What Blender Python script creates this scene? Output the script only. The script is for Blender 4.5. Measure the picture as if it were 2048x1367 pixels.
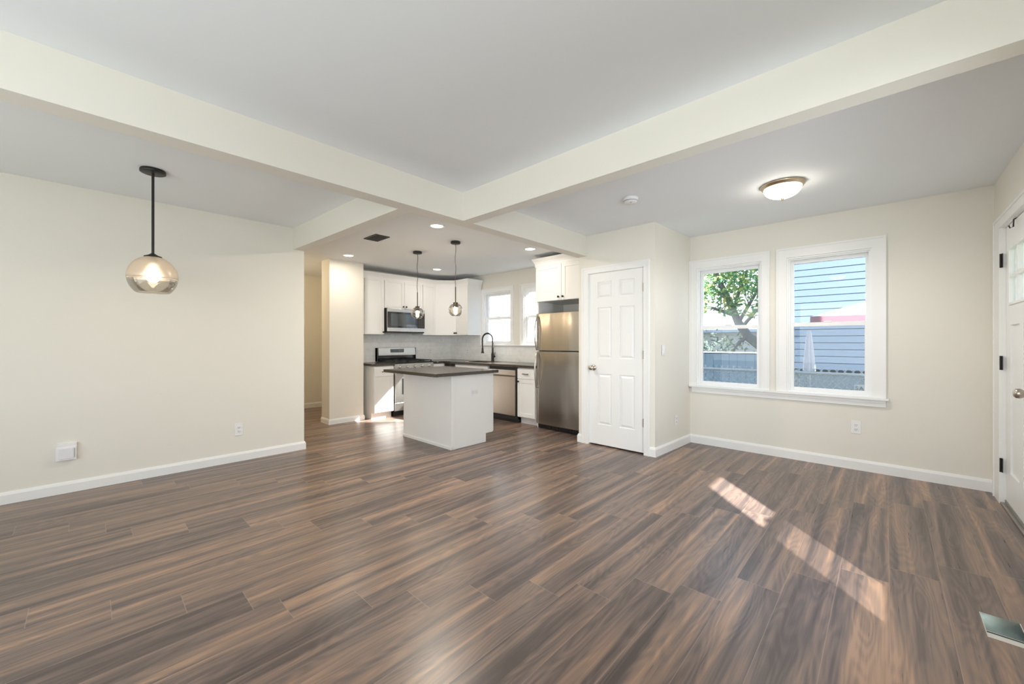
import bpy, bmesh, math, random
from mathutils import Vector, Matrix
random.seed(7)
for o in list(bpy.data.objects): bpy.data.objects.remove(o)
SC = bpy.context.scene
COL = SC.collection
R = math.radians

# ------------------------------------------------------------------ camera
cam_d = bpy.data.cameras.new('camera'); cam = bpy.data.objects.new('camera', cam_d); COL.objects.link(cam)
CAM_Z = 1.22
cam.location = (0, 0, CAM_Z)
cam.rotation_euler = (R(90), 0, R(43.24 - 90))
cam_d.sensor_width = 36; cam_d.lens = 795.3 / 2048 * 36
cam_d.clip_start = 0.02; cam_d.clip_end = 200
SC.camera = cam
SC.view_settings.view_transform = 'Standard'; SC.view_settings.look = 'None'
SC.view_settings.gamma = 1; SC.view_settings.use_curve_mapping = False
SC.view_settings.exposure = 0.34
cy = SC.cycles
cy.max_bounces = 9; cy.diffuse_bounces = 5; cy.glossy_bounces = 4; cy.transparent_max_bounces = 12; cy.transmission_bounces = 4
cy.caustics_reflective = False; cy.caustics_refractive = False
cy.sample_clamp_indirect = 6
cy.use_denoising = True

# ------------------------------------------------------------------ sky, sun, daylight, fill lights
W = bpy.data.worlds.new('sky'); SC.world = W; W.use_nodes = True
nt = W.node_tree; bg = nt.nodes['Background']
tc = nt.nodes.new('ShaderNodeTexCoord'); sp = nt.nodes.new('ShaderNodeSeparateXYZ'); rp = nt.nodes.new('ShaderNodeValToRGB')
nt.links.new(tc.outputs['Generated'], sp.inputs[0]); nt.links.new(sp.outputs['Z'], rp.inputs[0]); nt.links.new(rp.outputs[0], bg.inputs[0])
rp.color_ramp.elements[0].position = 0.0; rp.color_ramp.elements[0].color = (0.95, 0.97, 1, 1)
rp.color_ramp.elements[1].position = 0.6; rp.color_ramp.elements[1].color = (0.50, 0.72, 1.0, 1)
bg.inputs['Strength'].default_value = 2.5

def light(name, kind, loc, energy, color=(1, 1, 1), rot=None, size=None, size_y=None, radius=None, spread=None):
    d = bpy.data.lights.new(name, kind); d.energy = energy; d.color = color
    if size: d.shape = 'RECTANGLE'; d.size = size; d.size_y = size_y or size
    if radius is not None: d.shadow_soft_size = radius
    if spread: d.spread = spread
    o = bpy.data.objects.new(name, d); COL.objects.link(o); o.location = loc
    if rot is not None: o.rotation_euler = rot
    return o
SUN_DIR = Vector((0.74, 0.67, -0.75)).normalized()
sun = light('sun', 'SUN', (-8, -8, 10), 26, (1, 0.95, 0.87))
sun.rotation_euler = SUN_DIR.to_track_quat('-Z', 'Y').to_euler(); sun.data.angle = R(0.9)
# area fills added behind the camera, plus daylight from the front window
FILL_COL = (.86, .94, 1.0)
light('side_fill', 'AREA', (-1.2, -.62, 1.45), 48, FILL_COL, (R(132), 0, 0), 1.7, 1.6)  # added fill tilted up at the ceiling, no window in this wall
fwl = light('front_window_daylight', 'AREA', (1.78, -.63, 1.3), 18, (.86, .94, 1.0), None, .46, 1.2, spread=R(115))
fwl.rotation_euler = Vector((.62, .80, -.16)).to_track_quat('-Z', 'Y').to_euler()
light('rear_fill', 'AREA', (-2.18, 1.5, 1.2), 52, FILL_COL, (0, R(-100), 0), 2.2, 3.8)  # broad fill added in front of the back wall
# sun glints thrown back by the upstairs window panes of the neighbouring house
def glint(tx, ty, tz, w, deg):
    d = Vector((.74, -.67, .68)); t = (9.3 - tx) / .74; p = Vector((tx, ty, tz)) + d * t
    l = light('window_glint', 'SPOT', p, w, (1, .96, .90), radius=.04)
    l.rotation_euler = (-d).to_track_quat('-Z', 'Y').to_euler(); l.data.spot_size = R(deg); l.data.spot_blend = .05
glint(3.25, 5.72, .22, 34000, 10)

# ------------------------------------------------------------------ helpers
class Frame:
    """u along the face, d into the thing, z up"""
    def __init__(s, o, u, n): s.o = Vector(o); s.u = Vector(u); s.n = Vector(n)
    def p(s, u, d, z): return s.o + s.u * u + s.n * d + Vector((0, 0, z))
FYF = lambda y: Frame((0, y, 0), (1, 0, 0), (0, 1, 0))       # face looking towards -y
FXF = lambda x: Frame((x, 0, 0), (0, 1, 0), (1, 0, 0))       # face looking towards -x
WORLD = Frame((0, 0, 0), (1, 0, 0), (0, 1, 0))

class MB:
    def __init__(s): s.v = []; s.f = []; s.sm = []
    def add(s, vs, fs, smooth=False):
        b = len(s.v); s.v += [tuple(v) for v in vs]
        for f in fs: s.f.append([b + i for i in f]); s.sm.append(smooth)
        return s
    def fbox(s, F, u0, u1, d0, d1, z0, z1):
        P = [F.p(u, d, z) for z in (z0, z1) for d in (d0, d1) for u in (u0, u1)]
        return s.add(P, [(0, 2, 3, 1), (4, 5, 7, 6), (0, 1, 5, 4), (1, 3, 7, 5), (3, 2, 6, 7), (2, 0, 4, 6)])
    def box(s, x0, x1, y0, y1, z0, z1): return s.fbox(WORLD, x0, x1, y0, y1, z0, z1)
    def prism(s, poly, z0, z1):
        n = len(poly); vs = [(x, y, z0) for x, y in poly] + [(x, y, z1) for x, y in poly]
        return s.add(vs, [list(range(n))[::-1], list(range(n, 2 * n))] + [(i, (i + 1) % n, n + (i + 1) % n, n + i) for i in range(n)])
    def fprism(s, F, poly, d0, d1):
        n = len(poly); vs = [F.p(u, d0, z) for u, z in poly] + [F.p(u, d1, z) for u, z in poly]
        return s.add(vs, [list(range(n)), list(range(n, 2 * n))[::-1]] + [(i, n + i, n + (i + 1) % n, (i + 1) % n) for i in range(n)])
    def frame(s, F, u0, u1, z0, z1, w, d0, d1):
        """picture-frame ring of square bars"""
        wl, wr, wb, wt = w if isinstance(w, (tuple, list)) else (w, w, w, w)
        s.fbox(F, u0, u0 + wl, d0, d1, z0, z1); s.fbox(F, u1 - wr, u1, d0, d1, z0, z1)
        s.fbox(F, u0 + wl, u1 - wr, d0, d1, z0, z0 + wb); s.fbox(F, u0 + wl, u1 - wr, d0, d1, z1 - wt, z1)
        return s
    def lathe(s, c, prof, seg=32, axis=(0, 0, 1), closed=False):
        a = Vector(axis).normalized(); t = Vector((1, 0, 0)) if abs(a.x) < .9 else Vector((0, 1, 0))
        e1 = a.cross(t).normalized(); e2 = a.cross(e1); c = Vector(c); vs = []; fs = []
        for r, h in prof:
            for k in range(seg):
                q = 2 * math.pi * k / seg; vs.append(c + a * h + (e1 * math.cos(q) + e2 * math.sin(q)) * r)
        m = len(prof)
        for i in range(m - 1 if not closed else m):
            for k in range(seg):
                j = (i + 1) % m
                fs.append((i * seg + k, i * seg + (k + 1) % seg, j * seg + (k + 1) % seg, j * seg + k))
        s.add(vs, fs, True)
        if not closed:
            for i in (0, m - 1):
                if prof[i][0] > 1e-6: s.add([vs[i * seg + k] for k in range(seg)], [list(range(seg))])
        return s
    def cyl(s, p0, p1, r, seg=16, r1=None):
        p0 = Vector(p0); d = Vector(p1) - p0
        return s.lathe(p0, [(r, 0), (r if r1 is None else r1, d.length)], seg, d)
    def tube(s, pts, r, seg=10):
        pts = [Vector(p) for p in pts]; vs = []; n = len(pts); up = None
        for i, p in enumerate(pts):
            d = (pts[min(i + 1, n - 1)] - pts[max(i - 1, 0)]).normalized()
            if up is None: up = d.cross(Vector((1, 0, 0)) if abs(d.x) < .9 else Vector((0, 1, 0))).normalized()
            up = (up - d * up.dot(d)).normalized(); e2 = d.cross(up)
            rr = r[i] if isinstance(r, (list, tuple)) else r
            for k in range(seg):
                q = 2 * math.pi * k / seg; vs.append(p + (up * math.cos(q) + e2 * math.sin(q)) * rr)
        fs = [(i * seg + k, i * seg + (k + 1) % seg, (i + 1) * seg + (k + 1) % seg, (i + 1) * seg + k) for i in range(n - 1) for k in range(seg)]
        s.add(vs, fs, True)
        s.add(vs[:seg], [list(range(seg))]); s.add(vs[-seg:], [list(range(seg))])
        return s
    def sweep(s, path, prof):
        """path in plan, prof = [(offset to the right of travel, z)] closed, mitred"""
        n = len(path); m = len(prof); vs = []
        for i in range(n):
            p = Vector(path[i])
            ds = []
            if i > 0: ds.append((p - Vector(path[i - 1])).normalized())
            if i < n - 1: ds.append((Vector(path[i + 1]) - p).normalized())
            ns = [Vector((d.y, -d.x)) for d in ds]
            nn = sum(ns, Vector((0, 0))).normalized(); k = 1 / max(.3, nn.dot(ns[0]))
            for off, z in prof: vs.append((p.x + nn.x * off * k, p.y + nn.y * off * k, z))
        fs = [(i * m + j, i * m + (j + 1) % m, (i + 1) * m + (j + 1) % m, (i + 1) * m + j) for i in range(n - 1) for j in range(m)]
        fs += [list(range(m))[::-1], [(n - 1) * m + j for j in range(m)]]
        return s.add(vs, fs)

WLOC = {}
def obj(name, mb, m, parent=None, bevel=0, seg=2, subtle=False):
    me = bpy.data.meshes.new(name)
    vs = [Vector(v) for v in mb.v]
    lo = Vector([min(v[i] for v in vs) for i in range(3)]); hi = Vector([max(v[i] for v in vs) for i in range(3)])
    c = (lo + hi) / 2
    if parent is None: c.z = lo.z
    me.from_pydata([tuple(v - c) for v in vs], [], mb.f)
    for p, sm in zip(me.polygons, mb.sm): p.use_smooth = sm
    b = bmesh.new(); b.from_mesh(me); bmesh.ops.recalc_face_normals(b, faces=b.faces); b.to_mesh(me); b.free()
    me.materials.append(m)
    o = bpy.data.objects.new(name, me); COL.objects.link(o)
    WLOC[o] = c.copy()
    if parent is not None:
        o.parent = parent; o.location = c - WLOC[parent]
    else: o.location = c
    if bevel:
        md = o.modifiers.new('bevel', 'BEVEL'); md.width = bevel; md.segments = seg; md.limit_method = 'ANGLE'; md.angle_limit = R(40); md.harden_normals = False
    return o
def thing(name, loc, label, cat, group=None):
    o = bpy.data.objects.new(name, None); COL.objects.link(o); o.location = loc; o.empty_display_size = .1
    WLOC[o] = Vector(loc); return tag(o, label, cat, group)
def tag(o, label, cat, group=None):
    o['label'] = label; o['category'] = cat
    if group: o['group'] = group
    return o
def struct(name, mb, m, label=None, cat=None, bevel=0, parent=None):
    o = obj(name, mb, m, parent, bevel)
    if parent is None:
        o['kind'] = 'structure'
        if label: o['label'] = label
        if cat: o['category'] = cat
    return o
def sroot(name, loc, label, cat):
    o = thing(name, loc, label, cat); o['kind'] = 'structure'; return o
def dup(root, loc, label=None, group=None):
    r = root.copy(); COL.objects.link(r); r.location = loc; WLOC[r] = Vector(loc)
    if label: r['label'] = label
    if group: r['group'] = group
    for ch in root.children:
        c = ch.copy(); COL.objects.link(c); c.parent = r
        for g in ch.children:
            d = g.copy(); COL.objects.link(d); d.parent = c
    return r

# ------------------------------------------------------------------ materials
def new_mat(name):
    m = bpy.data.materials.new(name); m.use_nodes = True
    return m, m.node_tree, m.node_tree.nodes['Principled BSDF']
def mat(name, col, rough=.5, metal=0, spec=.5, var=.03, scale=8, bump=0, bscale=60, coat=0, stretch=None):
    m, t, b = new_mat(name); N, L = t.nodes.new, t.links.new
    c = N('ShaderNodeTexCoord'); mp = N('ShaderNodeMapping'); L(c.outputs['Object'], mp.inputs[0])
    if stretch: mp.inputs['Scale'].default_value = stretch
    n = N('ShaderNodeTexNoise'); n.inputs['Scale'].default_value = scale; n.inputs['Detail'].default_value = 4
    L(mp.outputs[0], n.inputs['Vector'])
    mx = N('ShaderNodeMix'); mx.data_type = 'RGBA'
    mx.inputs[6].default_value = tuple(max(0, x * (1 - var)) for x in col) + (1,); mx.inputs[7].default_value = tuple(min(1, x * (1 + var)) for x in col) + (1,)
    L(n.outputs[0], mx.inputs[0]); L(mx.outputs[2], b.inputs['Base Color'])
    b.inputs['Roughness'].default_value = rough; b.inputs['Metallic'].default_value = metal
    b.inputs['Specular IOR Level'].default_value = spec; b.inputs['Coat Weight'].default_value = coat
    if bump:
        n2 = N('ShaderNodeTexNoise'); n2.inputs['Scale'].default_value = bscale; L(mp.outputs[0], n2.inputs['Vector'])
        bp = N('ShaderNodeBump'); bp.inputs['Strength'].default_value = bump; bp.inputs['Distance'].default_value = .002
        L(n2.outputs[0], bp.inputs['Height']); L(bp.outputs[0], b.inputs['Normal'])
    return m
def emit(name, col, s):
    m, t, b = new_mat(name); b.inputs['Base Color'].default_value = col + (1,)
    b.inputs['Emission Color'].default_value = col + (1,); b.inputs['Emission Strength'].default_value = s
    return m
def thin_glass(name, tint=(1, 1, 1), rough=0.0, ior=1.45, haze=0.0, hazecol=(.8, .8, .8), boost=1.0):
    m = bpy.data.materials.new(name); m.use_nodes = True; t = m.node_tree; t.nodes.clear(); N, L = t.nodes.new, t.links.new
    out = N('ShaderNodeOutputMaterial'); tr = N('ShaderNodeBsdfTransparent'); gl = N('ShaderNodeBsdfGlossy'); fr = N('ShaderNodeFresnel'); mx = N('ShaderNodeMixShader')
    tr.inputs[0].default_value = tint + (1,); gl.inputs['Roughness'].default_value = rough; fr.inputs[0].default_value = ior
    ml = N('ShaderNodeMath'); ml.operation = 'MULTIPLY'; ml.use_clamp = True
    ge = N('ShaderNodeNewGeometry'); inv = N('ShaderNodeMath'); inv.operation = 'SUBTRACT'; inv.inputs[0].default_value = boost; L(ge.outputs['Backfacing'], inv.inputs[1])
    mxz = N('ShaderNodeMath'); mxz.operation = 'MAXIMUM'; mxz.inputs[1].default_value = 0; L(inv.outputs[0], mxz.inputs[0])
    L(fr.outputs[0], ml.inputs[0]); L(mxz.outputs[0], ml.inputs[1]); L(ml.outputs[0], mx.inputs[0]); L(tr.outputs[0], mx.inputs[1]); L(gl.outputs[0], mx.inputs[2])
    last = mx
    if haze:
        df = N('ShaderNodeBsdfTranslucent'); df.inputs[0].default_value = hazecol + (1,)
        d2 = N('ShaderNodeBsdfDiffuse'); d2.inputs[0].default_value = hazecol + (1,)
        m3 = N('ShaderNodeMixShader'); m3.inputs[0].default_value = .5; L(df.outputs[0], m3.inputs[1]); L(d2.outputs[0], m3.inputs[2])
        m2 = N('ShaderNodeMixShader'); m2.inputs[0].default_value = haze; L(mx.outputs[0], m2.inputs[1]); L(m3.outputs[0], m2.inputs[2]); last = m2
    L(last.outputs[0], out.inputs[0]); return m

WALL = mat('cream_wall_paint', (.80, .77, .70), .55, spec=.25, var=.012, scale=3, bump=.08, bscale=220)
CEIL = mat('white_ceiling_paint', (.86, .885, .91), .7, spec=.15, var=.01, scale=2)
TRIM = mat('white_trim_paint', (.86, .86, .85), .35, spec=.4, var=.01)
CAB = mat('white_cabinet_lacquer', (.86, .85, .83), .35, spec=.4, var=.01)
VINYL = mat('white_window_vinyl', (.88, .88, .88), .35, spec=.4, var=.01)
BLACK = mat('black_metal', (.018, .017, .016), .42, spec=.4)
BRONZE = mat('dark_bronze', (.055, .04, .03), .35, metal=.6)
GLOSSBLK = mat('black_appliance_glass', (.012, .013, .016), .06, spec=.8)
DARK = mat('charcoal_plastic', (.03, .03, .032), .5)
NICKEL = mat('brushed_nickel', (.52, .47, .40), .28, metal=1, var=.06)
BRASSN = mat('satin_bronze_nickel', (.62, .50, .36), .3, metal=1)
STEEL = mat('brushed_stainless', (.58, .53, .475), .30, metal=1, var=.05, scale=6, bump=.25, bscale=30, stretch=(40, 40, .6))
STEELH = mat('stainless_horizontal_brush', (.66, .64, .61), .27, metal=1, var=.05, scale=6, bump=.2, bscale=30, stretch=(.6, .6, 40))
def wavy_steel(name, col):
    m = mat(name, col, .26, metal=1, var=.05, scale=6, stretch=(40, 40, .6)); t = m.node_tree; N, L = t.nodes.new, t.links.new; b = t.nodes['Principled BSDF']
    g = N('ShaderNodeNewGeometry'); mp = N('ShaderNodeMapping'); mp.inputs['Scale'].default_value = (1, 2.2, .55); L(g.outputs['Position'], mp.inputs[0])
    n = N('ShaderNodeTexNoise'); n.inputs['Scale'].default_value = 1.6; n.inputs['Detail'].default_value = 1; L(mp.outputs[0], n.inputs['Vector'])
    bp = N('ShaderNodeBump'); bp.inputs['Strength'].default_value = .5; bp.inputs['Distance'].default_value = .05; L(n.outputs[0], bp.inputs['Height']); L(bp.outputs[0], b.inputs['Normal']); return m
STEELF = wavy_steel('wavy_brushed_stainless', (.46, .42, .37))
STEELD = mat('grey_fridge_side', (.2, .2, .2), .5)
PLASTIC = mat('white_plastic', (.84, .83, .84), .35, var=.01)
GRAN_M, t_, b_ = new_mat('dark_granite')
n_ = t_.nodes.new('ShaderNodeTexNoise'); n_.inputs['Scale'].default_value = 160; n_.inputs['Detail'].default_value = 6
c_ = t_.nodes.new('ShaderNodeTexCoord'); r_ = t_.nodes.new('ShaderNodeValToRGB'); t_.links.new(c_.outputs['Object'], n_.inputs[0]); t_.links.new(n_.outputs[0], r_.inputs[0]); t_.links.new(r_.outputs[0], b_.inputs['Base Color'])
r_.color_ramp.elements[0].color = (.012, .010, .009, 1); r_.color_ramp.elements[0].position = .4; r_.color_ramp.elements[1].color = (.14, .11, .085, 1); r_.color_ramp.elements[1].position = .72
b_.inputs['Roughness'].default_value = .22; b_.inputs['Specular IOR Level'].default_value = .6

def floor_mat():
    m, t, b = new_mat('walnut_vinyl_planks'); N, L = t.nodes.new, t.links.new
    def math_(op, a, c=None, d=None):
        n = N('ShaderNodeMath'); n.operation = op
        for i, x in enumerate((a, c, d)):
            if x is None: continue
            if isinstance(x, (int, float)): n.inputs[i].default_value = x
            else: L(x, n.inputs[i])
        return n.outputs[0]
    g = N('ShaderNodeNewGeometry'); s = N('ShaderNodeSeparateXYZ'); L(g.outputs['Position'], s.inputs[0])
    PW, PL = .192, 1.22
    yv = math_('DIVIDE', math_('ADD', s.outputs[1], .012 + PW * 40), PW); row = math_('FLOOR', yv); fy = math_('FRACT', yv)
    wn0 = N('ShaderNodeTexWhiteNoise'); wn0.noise_dimensions = '1D'; L(row, wn0.inputs['W'])
    xs = math_('ADD', s.outputs[0], math_('ADD', math_('MULTIPLY', row, .205), math_('MULTIPLY', wn0.outputs[0], .16)))
    xv = math_('DIVIDE', math_('ADD', xs, 50), PL); colm = math_('FLOOR', xv); fx = math_('FRACT', xv)
    cv = N('ShaderNodeCombineXYZ'); L(row, cv.inputs[0]); L(colm, cv.inputs[1])
    wn = N('ShaderNodeTexWhiteNoise'); wn.noise_dimensions = '2D'; L(cv.outputs[0], wn.inputs['Vector'])
    rnd = wn.outputs['Value']
    off = math_('MULTIPLY', rnd, 37.0)
    gv = N('ShaderNodeCombineXYZ'); L(math_('MULTIPLY', s.outputs[0], .42), gv.inputs[0]); L(math_('MULTIPLY', s.outputs[1], 9.0), gv.inputs[1]); L(off, gv.inputs[2])
    # broad tonal streaks along the plank
    n1 = N('ShaderNodeTexNoise'); n1.inputs['Scale'].default_value = 1.6; n1.inputs['Detail'].default_value = 2; n1.inputs['Distortion'].default_value = .6; L(gv.outputs[0], n1.inputs['Vector'])
    # cathedral grain
    gv2 = N('ShaderNodeCombineXYZ'); L(math_('MULTIPLY', s.outputs[0], 1.1), gv2.inputs[0]); L(math_('MULTIPLY', s.outputs[1], 7.0), gv2.inputs[1]); L(off, gv2.inputs[2])
    n2 = N('ShaderNodeTexNoise'); n2.inputs['Scale'].default_value = 1.1; n2.inputs['Detail'].default_value = 1.5; L(gv2.outputs[0], n2.inputs['Vector'])
    rings = math_('SINE', math_('MULTIPLY', n2.outputs[0], 95.0))
    # fine fibres
    gv3 = N('ShaderNodeCombineXYZ'); L(math_('MULTIPLY', s.outputs[0], 4.0), gv3.inputs[0]); L(math_('MULTIPLY', s.outputs[1], 150.0), gv3.inputs[1]); L(off, gv3.inputs[2])
    n3 = N('ShaderNodeTexNoise'); n3.inputs['Scale'].default_value = 1.0; n3.inputs['Detail'].default_value = 4; L(gv3.outputs[0], n3.inputs['Vector'])
    tone = math_('ADD', math_('ADD', math_('ADD', math_('MULTIPLY', n1.outputs[0], 1.2), -.10), math_('MULTIPLY', rings, .045)), math_('ADD', math_('MULTIPLY', math_('SUBTRACT', n3.outputs[0], .5), .30), math_('MULTIPLY', math_('SUBTRACT', rnd, .5), .16)))
    rp = N('ShaderNodeValToRGB'); L(tone, rp.inputs[0]); e = rp.color_ramp.elements
    e[0].position = .26; e[0].color = (.085, .064, .058, 1); e[1].position = .80; e[1].color = (.39, .245, .165, 1)
    for p, c in ((.42, (.135, .099, .087, 1)), (.54, (.196, .139, .113, 1)), (.66, (.265, .174, .127, 1))):
        x = e.new(p); x.color = c
    # seams
    ey = math_('MINIMUM', fy, math_('SUBTRACT', 1, fy)); ex = math_('MINIMUM', fx, math_('SUBTRACT', 1, fx))
    seam = math_('MAXIMUM', math_('LESS_THAN', math_('MULTIPLY', ey, PW), .0011), math_('LESS_THAN', math_('MULTIPLY', ex, PL), .0014))
    mx = N('ShaderNodeMix'); mx.data_type = 'RGBA'; L(math_('MULTIPLY', seam, .55), mx.inputs[0]); L(rp.outputs[0], mx.inputs[6]); mx.inputs[7].default_value = (.36, .27, .21, 1)
    L(mx.outputs[2], b.inputs['Base Color'])
    L(math_('ADD', .24, math_('MULTIPLY', n3.outputs[0], .12)), b.inputs['Roughness'])
    b.inputs['Specular IOR Level'].default_value = .45
    bp = N('ShaderNodeBump'); bp.inputs['Strength'].default_value = .12; bp.inputs['Distance'].default_value = .002
    L(math_('SUBTRACT', n3.outputs[0], seam), bp.inputs['Height']); L(bp.outputs[0], b.inputs['Normal'])
    return m
FLOOR = floor_mat()

def tile_mat():
    m, t, b = new_mat('wavy_marble_subway_tile'); N, L = t.nodes.new, t.links.new
    g = N('ShaderNodeNewGeometry'); s = N('ShaderNodeSeparateXYZ'); L(g.outputs['Position'], s.inputs[0])
    ad = N('ShaderNodeMath'); L(s.outputs[0], ad.inputs[0]); L(s.outputs[1], ad.inputs[1])
    cv = N('ShaderNodeCombineXYZ'); L(ad.outputs[0], cv.inputs[0]); L(s.outputs[2], cv.inputs[1])
    br = N('ShaderNodeTexBrick'); L(cv.outputs[0], br.inputs['Vector'])
    br.inputs['Scale'].default_value = 1; br.inputs['Brick Width'].default_value = .30; br.inputs['Row Height'].default_value = .076; br.inputs['Mortar Size'].default_value = .0016
    br.inputs['Color1'].default_value = (.95, .95, .93, 1); br.inputs['Color2'].default_value = (.88, .88, .86, 1); br.inputs['Mortar'].default_value = (.80, .80, .77, 1)
    n = N('ShaderNodeTexNoise'); n.inputs['Scale'].default_value = 11; n.inputs['Detail'].default_value = 6; n.inputs['Distortion'].default_value = 1.2; L(cv.outputs[0], n.inputs['Vector'])
    mx = N('ShaderNodeMix'); mx.data_type = 'RGBA'; mx.blend_type = 'MULTIPLY'; mx.inputs[0].default_value = .6; L(br.outputs[0], mx.inputs[6])
    r = N('ShaderNodeValToRGB'); L(n.outputs[0], r.inputs[0]); r.color_ramp.elements[0].position = .3; r.color_ramp.elements[0].color = (.86, .86, .86, 1); r.color_ramp.elements[1].position = .6
    L(r.outputs[0], mx.inputs[7]); L(mx.outputs[2], b.inputs['Base Color']); b.inputs['Roughness'].default_value = .12
    w = N('ShaderNodeTexNoise'); w.inputs['Scale'].default_value = 9; mp = N('ShaderNodeMapping'); mp.inputs['Scale'].default_value = (.8, 4, 1); L(cv.outputs[0], mp.inputs[0]); L(mp.outputs[0], w.inputs['Vector'])
    bp = N('ShaderNodeBump'); bp.inputs['Strength'].default_value = .35; bp.inputs['Distance'].default_value = .01; L(w.outputs[0], bp.inputs['Height']); L(bp.outputs[0], b.inputs['Normal'])
    return m
TILE = tile_mat()
PANE = thin_glass('window_pane_glass', (.97, .985, .99))
def screen_mat():
    m = bpy.data.materials.new('insect_screen_mesh'); m.use_nodes = True; t = m.node_tree; t.nodes.clear(); N, L = t.nodes.new, t.links.new
    o = N('ShaderNodeOutputMaterial'); a = N('ShaderNodeBsdfTransparent'); d = N('ShaderNodeBsdfDiffuse'); x = N('ShaderNodeMixShader')
    d.inputs[0].default_value = (.02, .035, .05, 1); x.inputs[0].default_value = .3
    L(a.outputs[0], x.inputs[1]); L(d.outputs[0], x.inputs[2]); L(x.outputs[0], o.inputs[0]); return m
SCREEN = screen_mat()
SCREEN_D = screen_mat(); SCREEN_D.name = 'dense_insect_screen'; [n for n in SCREEN_D.node_tree.nodes if n.type == 'MIX_SHADER'][0].inputs[0].default_value = .5

# ------------------------------------------------------------------ room shell
ZC, ZK, ZB = 2.493, 2.451, 2.255
YL, XW, YR = 4.835, 5.033, -.64
XB0 = -2.2
ZT = 2.62
# floor with the open duct hole
VX0, VX1, VY0, VY1 = 2.552, 2.768, -.425, -.307
fl = MB()
XE, YE = 5.15, 7.9
for (a, b_, c, d) in ((-2.3, VX0, -.75, YE), (VX1, XE, -.75, YE), (VX0, VX1, -.75, VY0), (VX0, VX1, VY1, YE)):
    fl.box(a, b_, c, d, -.02, 0)
struct('floor', fl, FLOOR, 'dark walnut-look plank floor', 'floor')
ce = MB().box(-2.3, XE, -.75, 2.70, ZC, ZT).box(-2.3, 1.70, 2.70, 4.95, ZC, ZT)
struct('ceiling', ce, CEIL, 'flat white ceiling of the front room', 'ceiling')
kc = MB().prism([(1.70, 2.70), (XE, 2.70), (XE, YE), (.4, YE), (.4, 4.95), (1.70, 4.95)], ZK, ZT)
struct('ceiling_kitchen', kc, CEIL, 'lower white ceiling over the kitchen', 'ceiling')

def wall_x(mb, x0, x1, ya, yb, holes, z1=ZT):
    """wall in plane x with holes [(y0,y1,z0,z1)] sorted by y"""
    y = ya
    for (h0, h1, z0, zt) in holes:
        mb.box(x0, x1, y, h0, 0, z1)
        if z0 > 0: mb.box(x0, x1, h0, h1, 0, z0)
        mb.box(x0, x1, h0, h1, zt, z1); y = h1
    mb.box(x0, x1, y, yb, 0, z1); return mb
def wall_y(mb, y0, y1, xa, xb, holes, z1=ZT):
    x = xa
    for (h0, h1, z0, zt) in holes:
        mb.box(x, h0, y0, y1, 0, z1)
        if z0 > 0: mb.box(h0, h1, y0, y1, 0, z0)
        mb.box(h0, h1, y0, y1, zt, z1); x = h1
    mb.box(x, xb, y0, y1, 0, z1); return mb
W1 = (.985, 1.668, .685, 2.105); W2 = (.090, .762, .685, 2.105)
W3 = (4.755, 5.455, 1.17, 2.125); W4 = (3.77, 4.455, 1.17, 2.125)
wr = wall_x(MB(), XW, XE, -.75, YE, [W2, W1, W4, W3])
struct('wall_window', wr, WALL, 'cream wall with the windows', 'wall')
FW = (1.52, 2.035, .70, 2.10)
DR = (3.785, 4.735, 0, 2.085)
wf = wall_y(MB(), -.75, YR, -2.3, XE, [FW, DR])
struct('wall_right', wf, WALL, 'cream wall holding the front door', 'wall')
wb = wall_x(MB(), -2.3, XB0, -.64, YL, [(-.1, 1.6, .7, 2.2), (2.5, 4.2, .7, 2.2)])
struct('wall_back', wb, WALL)
XLE = 1.68
struct('wall_left', MB().box(-2.3, XLE, YL, 4.95, 0, ZT), WALL, 'plain cream wall behind the dome pendant', 'wall')
SX0, SX1, SY = 2.427, 2.952, 5.978
struct('wall_stub', MB().box(SX0, SX1, SY, 6.26, 0, ZK), WALL, 'short cream wall between the hallway and the range cabinets', 'wall')
struct('wall_kitchen', MB().box(2.62, XW, 6.45, 6.56, 0, ZK), WALL, 'wall behind the range', 'wall')
struct('wall_hall', MB().box(.4, 3.4, 7.785, 7.9, 0, ZK).box(.4, .5, 4.95, 7.785, 0, ZK).box(3.3, 3.4, 6.56, 7.785, 0, ZK), WALL, 'cream hallway wall beyond the opening', 'wall')
# closet block
CX, CY0, CY0B, CY1 = 4.11, 1.785, 1.745, 2.74
DC = (1.900, 2.606, 0, 2.036)
wc = wall_x(MB(), CX, CX + .115, CY0, CY1, [DC], ZC)
wc.prism([(CX + .115, CY0), (CX + .115, CY0 + .1), (XW, CY0B + .1), (XW, CY0B)], 0, ZC)
wc.box(CX + .115, XW, CY1 - .1, CY1, 0, ZC)
struct('wall_closet', wc, WALL, 'projecting cream closet wall with the six-panel door', 'wall')
# beams
struct('ceiling_beam', MB().box(XB0, CX, 2.63, 2.765, ZB, ZC), WALL, 'long dropped beam running from the left towards the closet', 'beam')
struct('ceiling_beam', MB().box(2.19, 2.30, YR, 2.63, ZB, ZC), WALL, 'dropped beam running to the right above the front room', 'beam')
struct('ceiling_beam', MB().prism([(1.567, YL), (1.68, YL), (1.754, 2.765), (1.646, 2.765)], ZB, ZC), WALL, 'short dropped beam from the left wall end to the long beam', 'beam')
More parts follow.
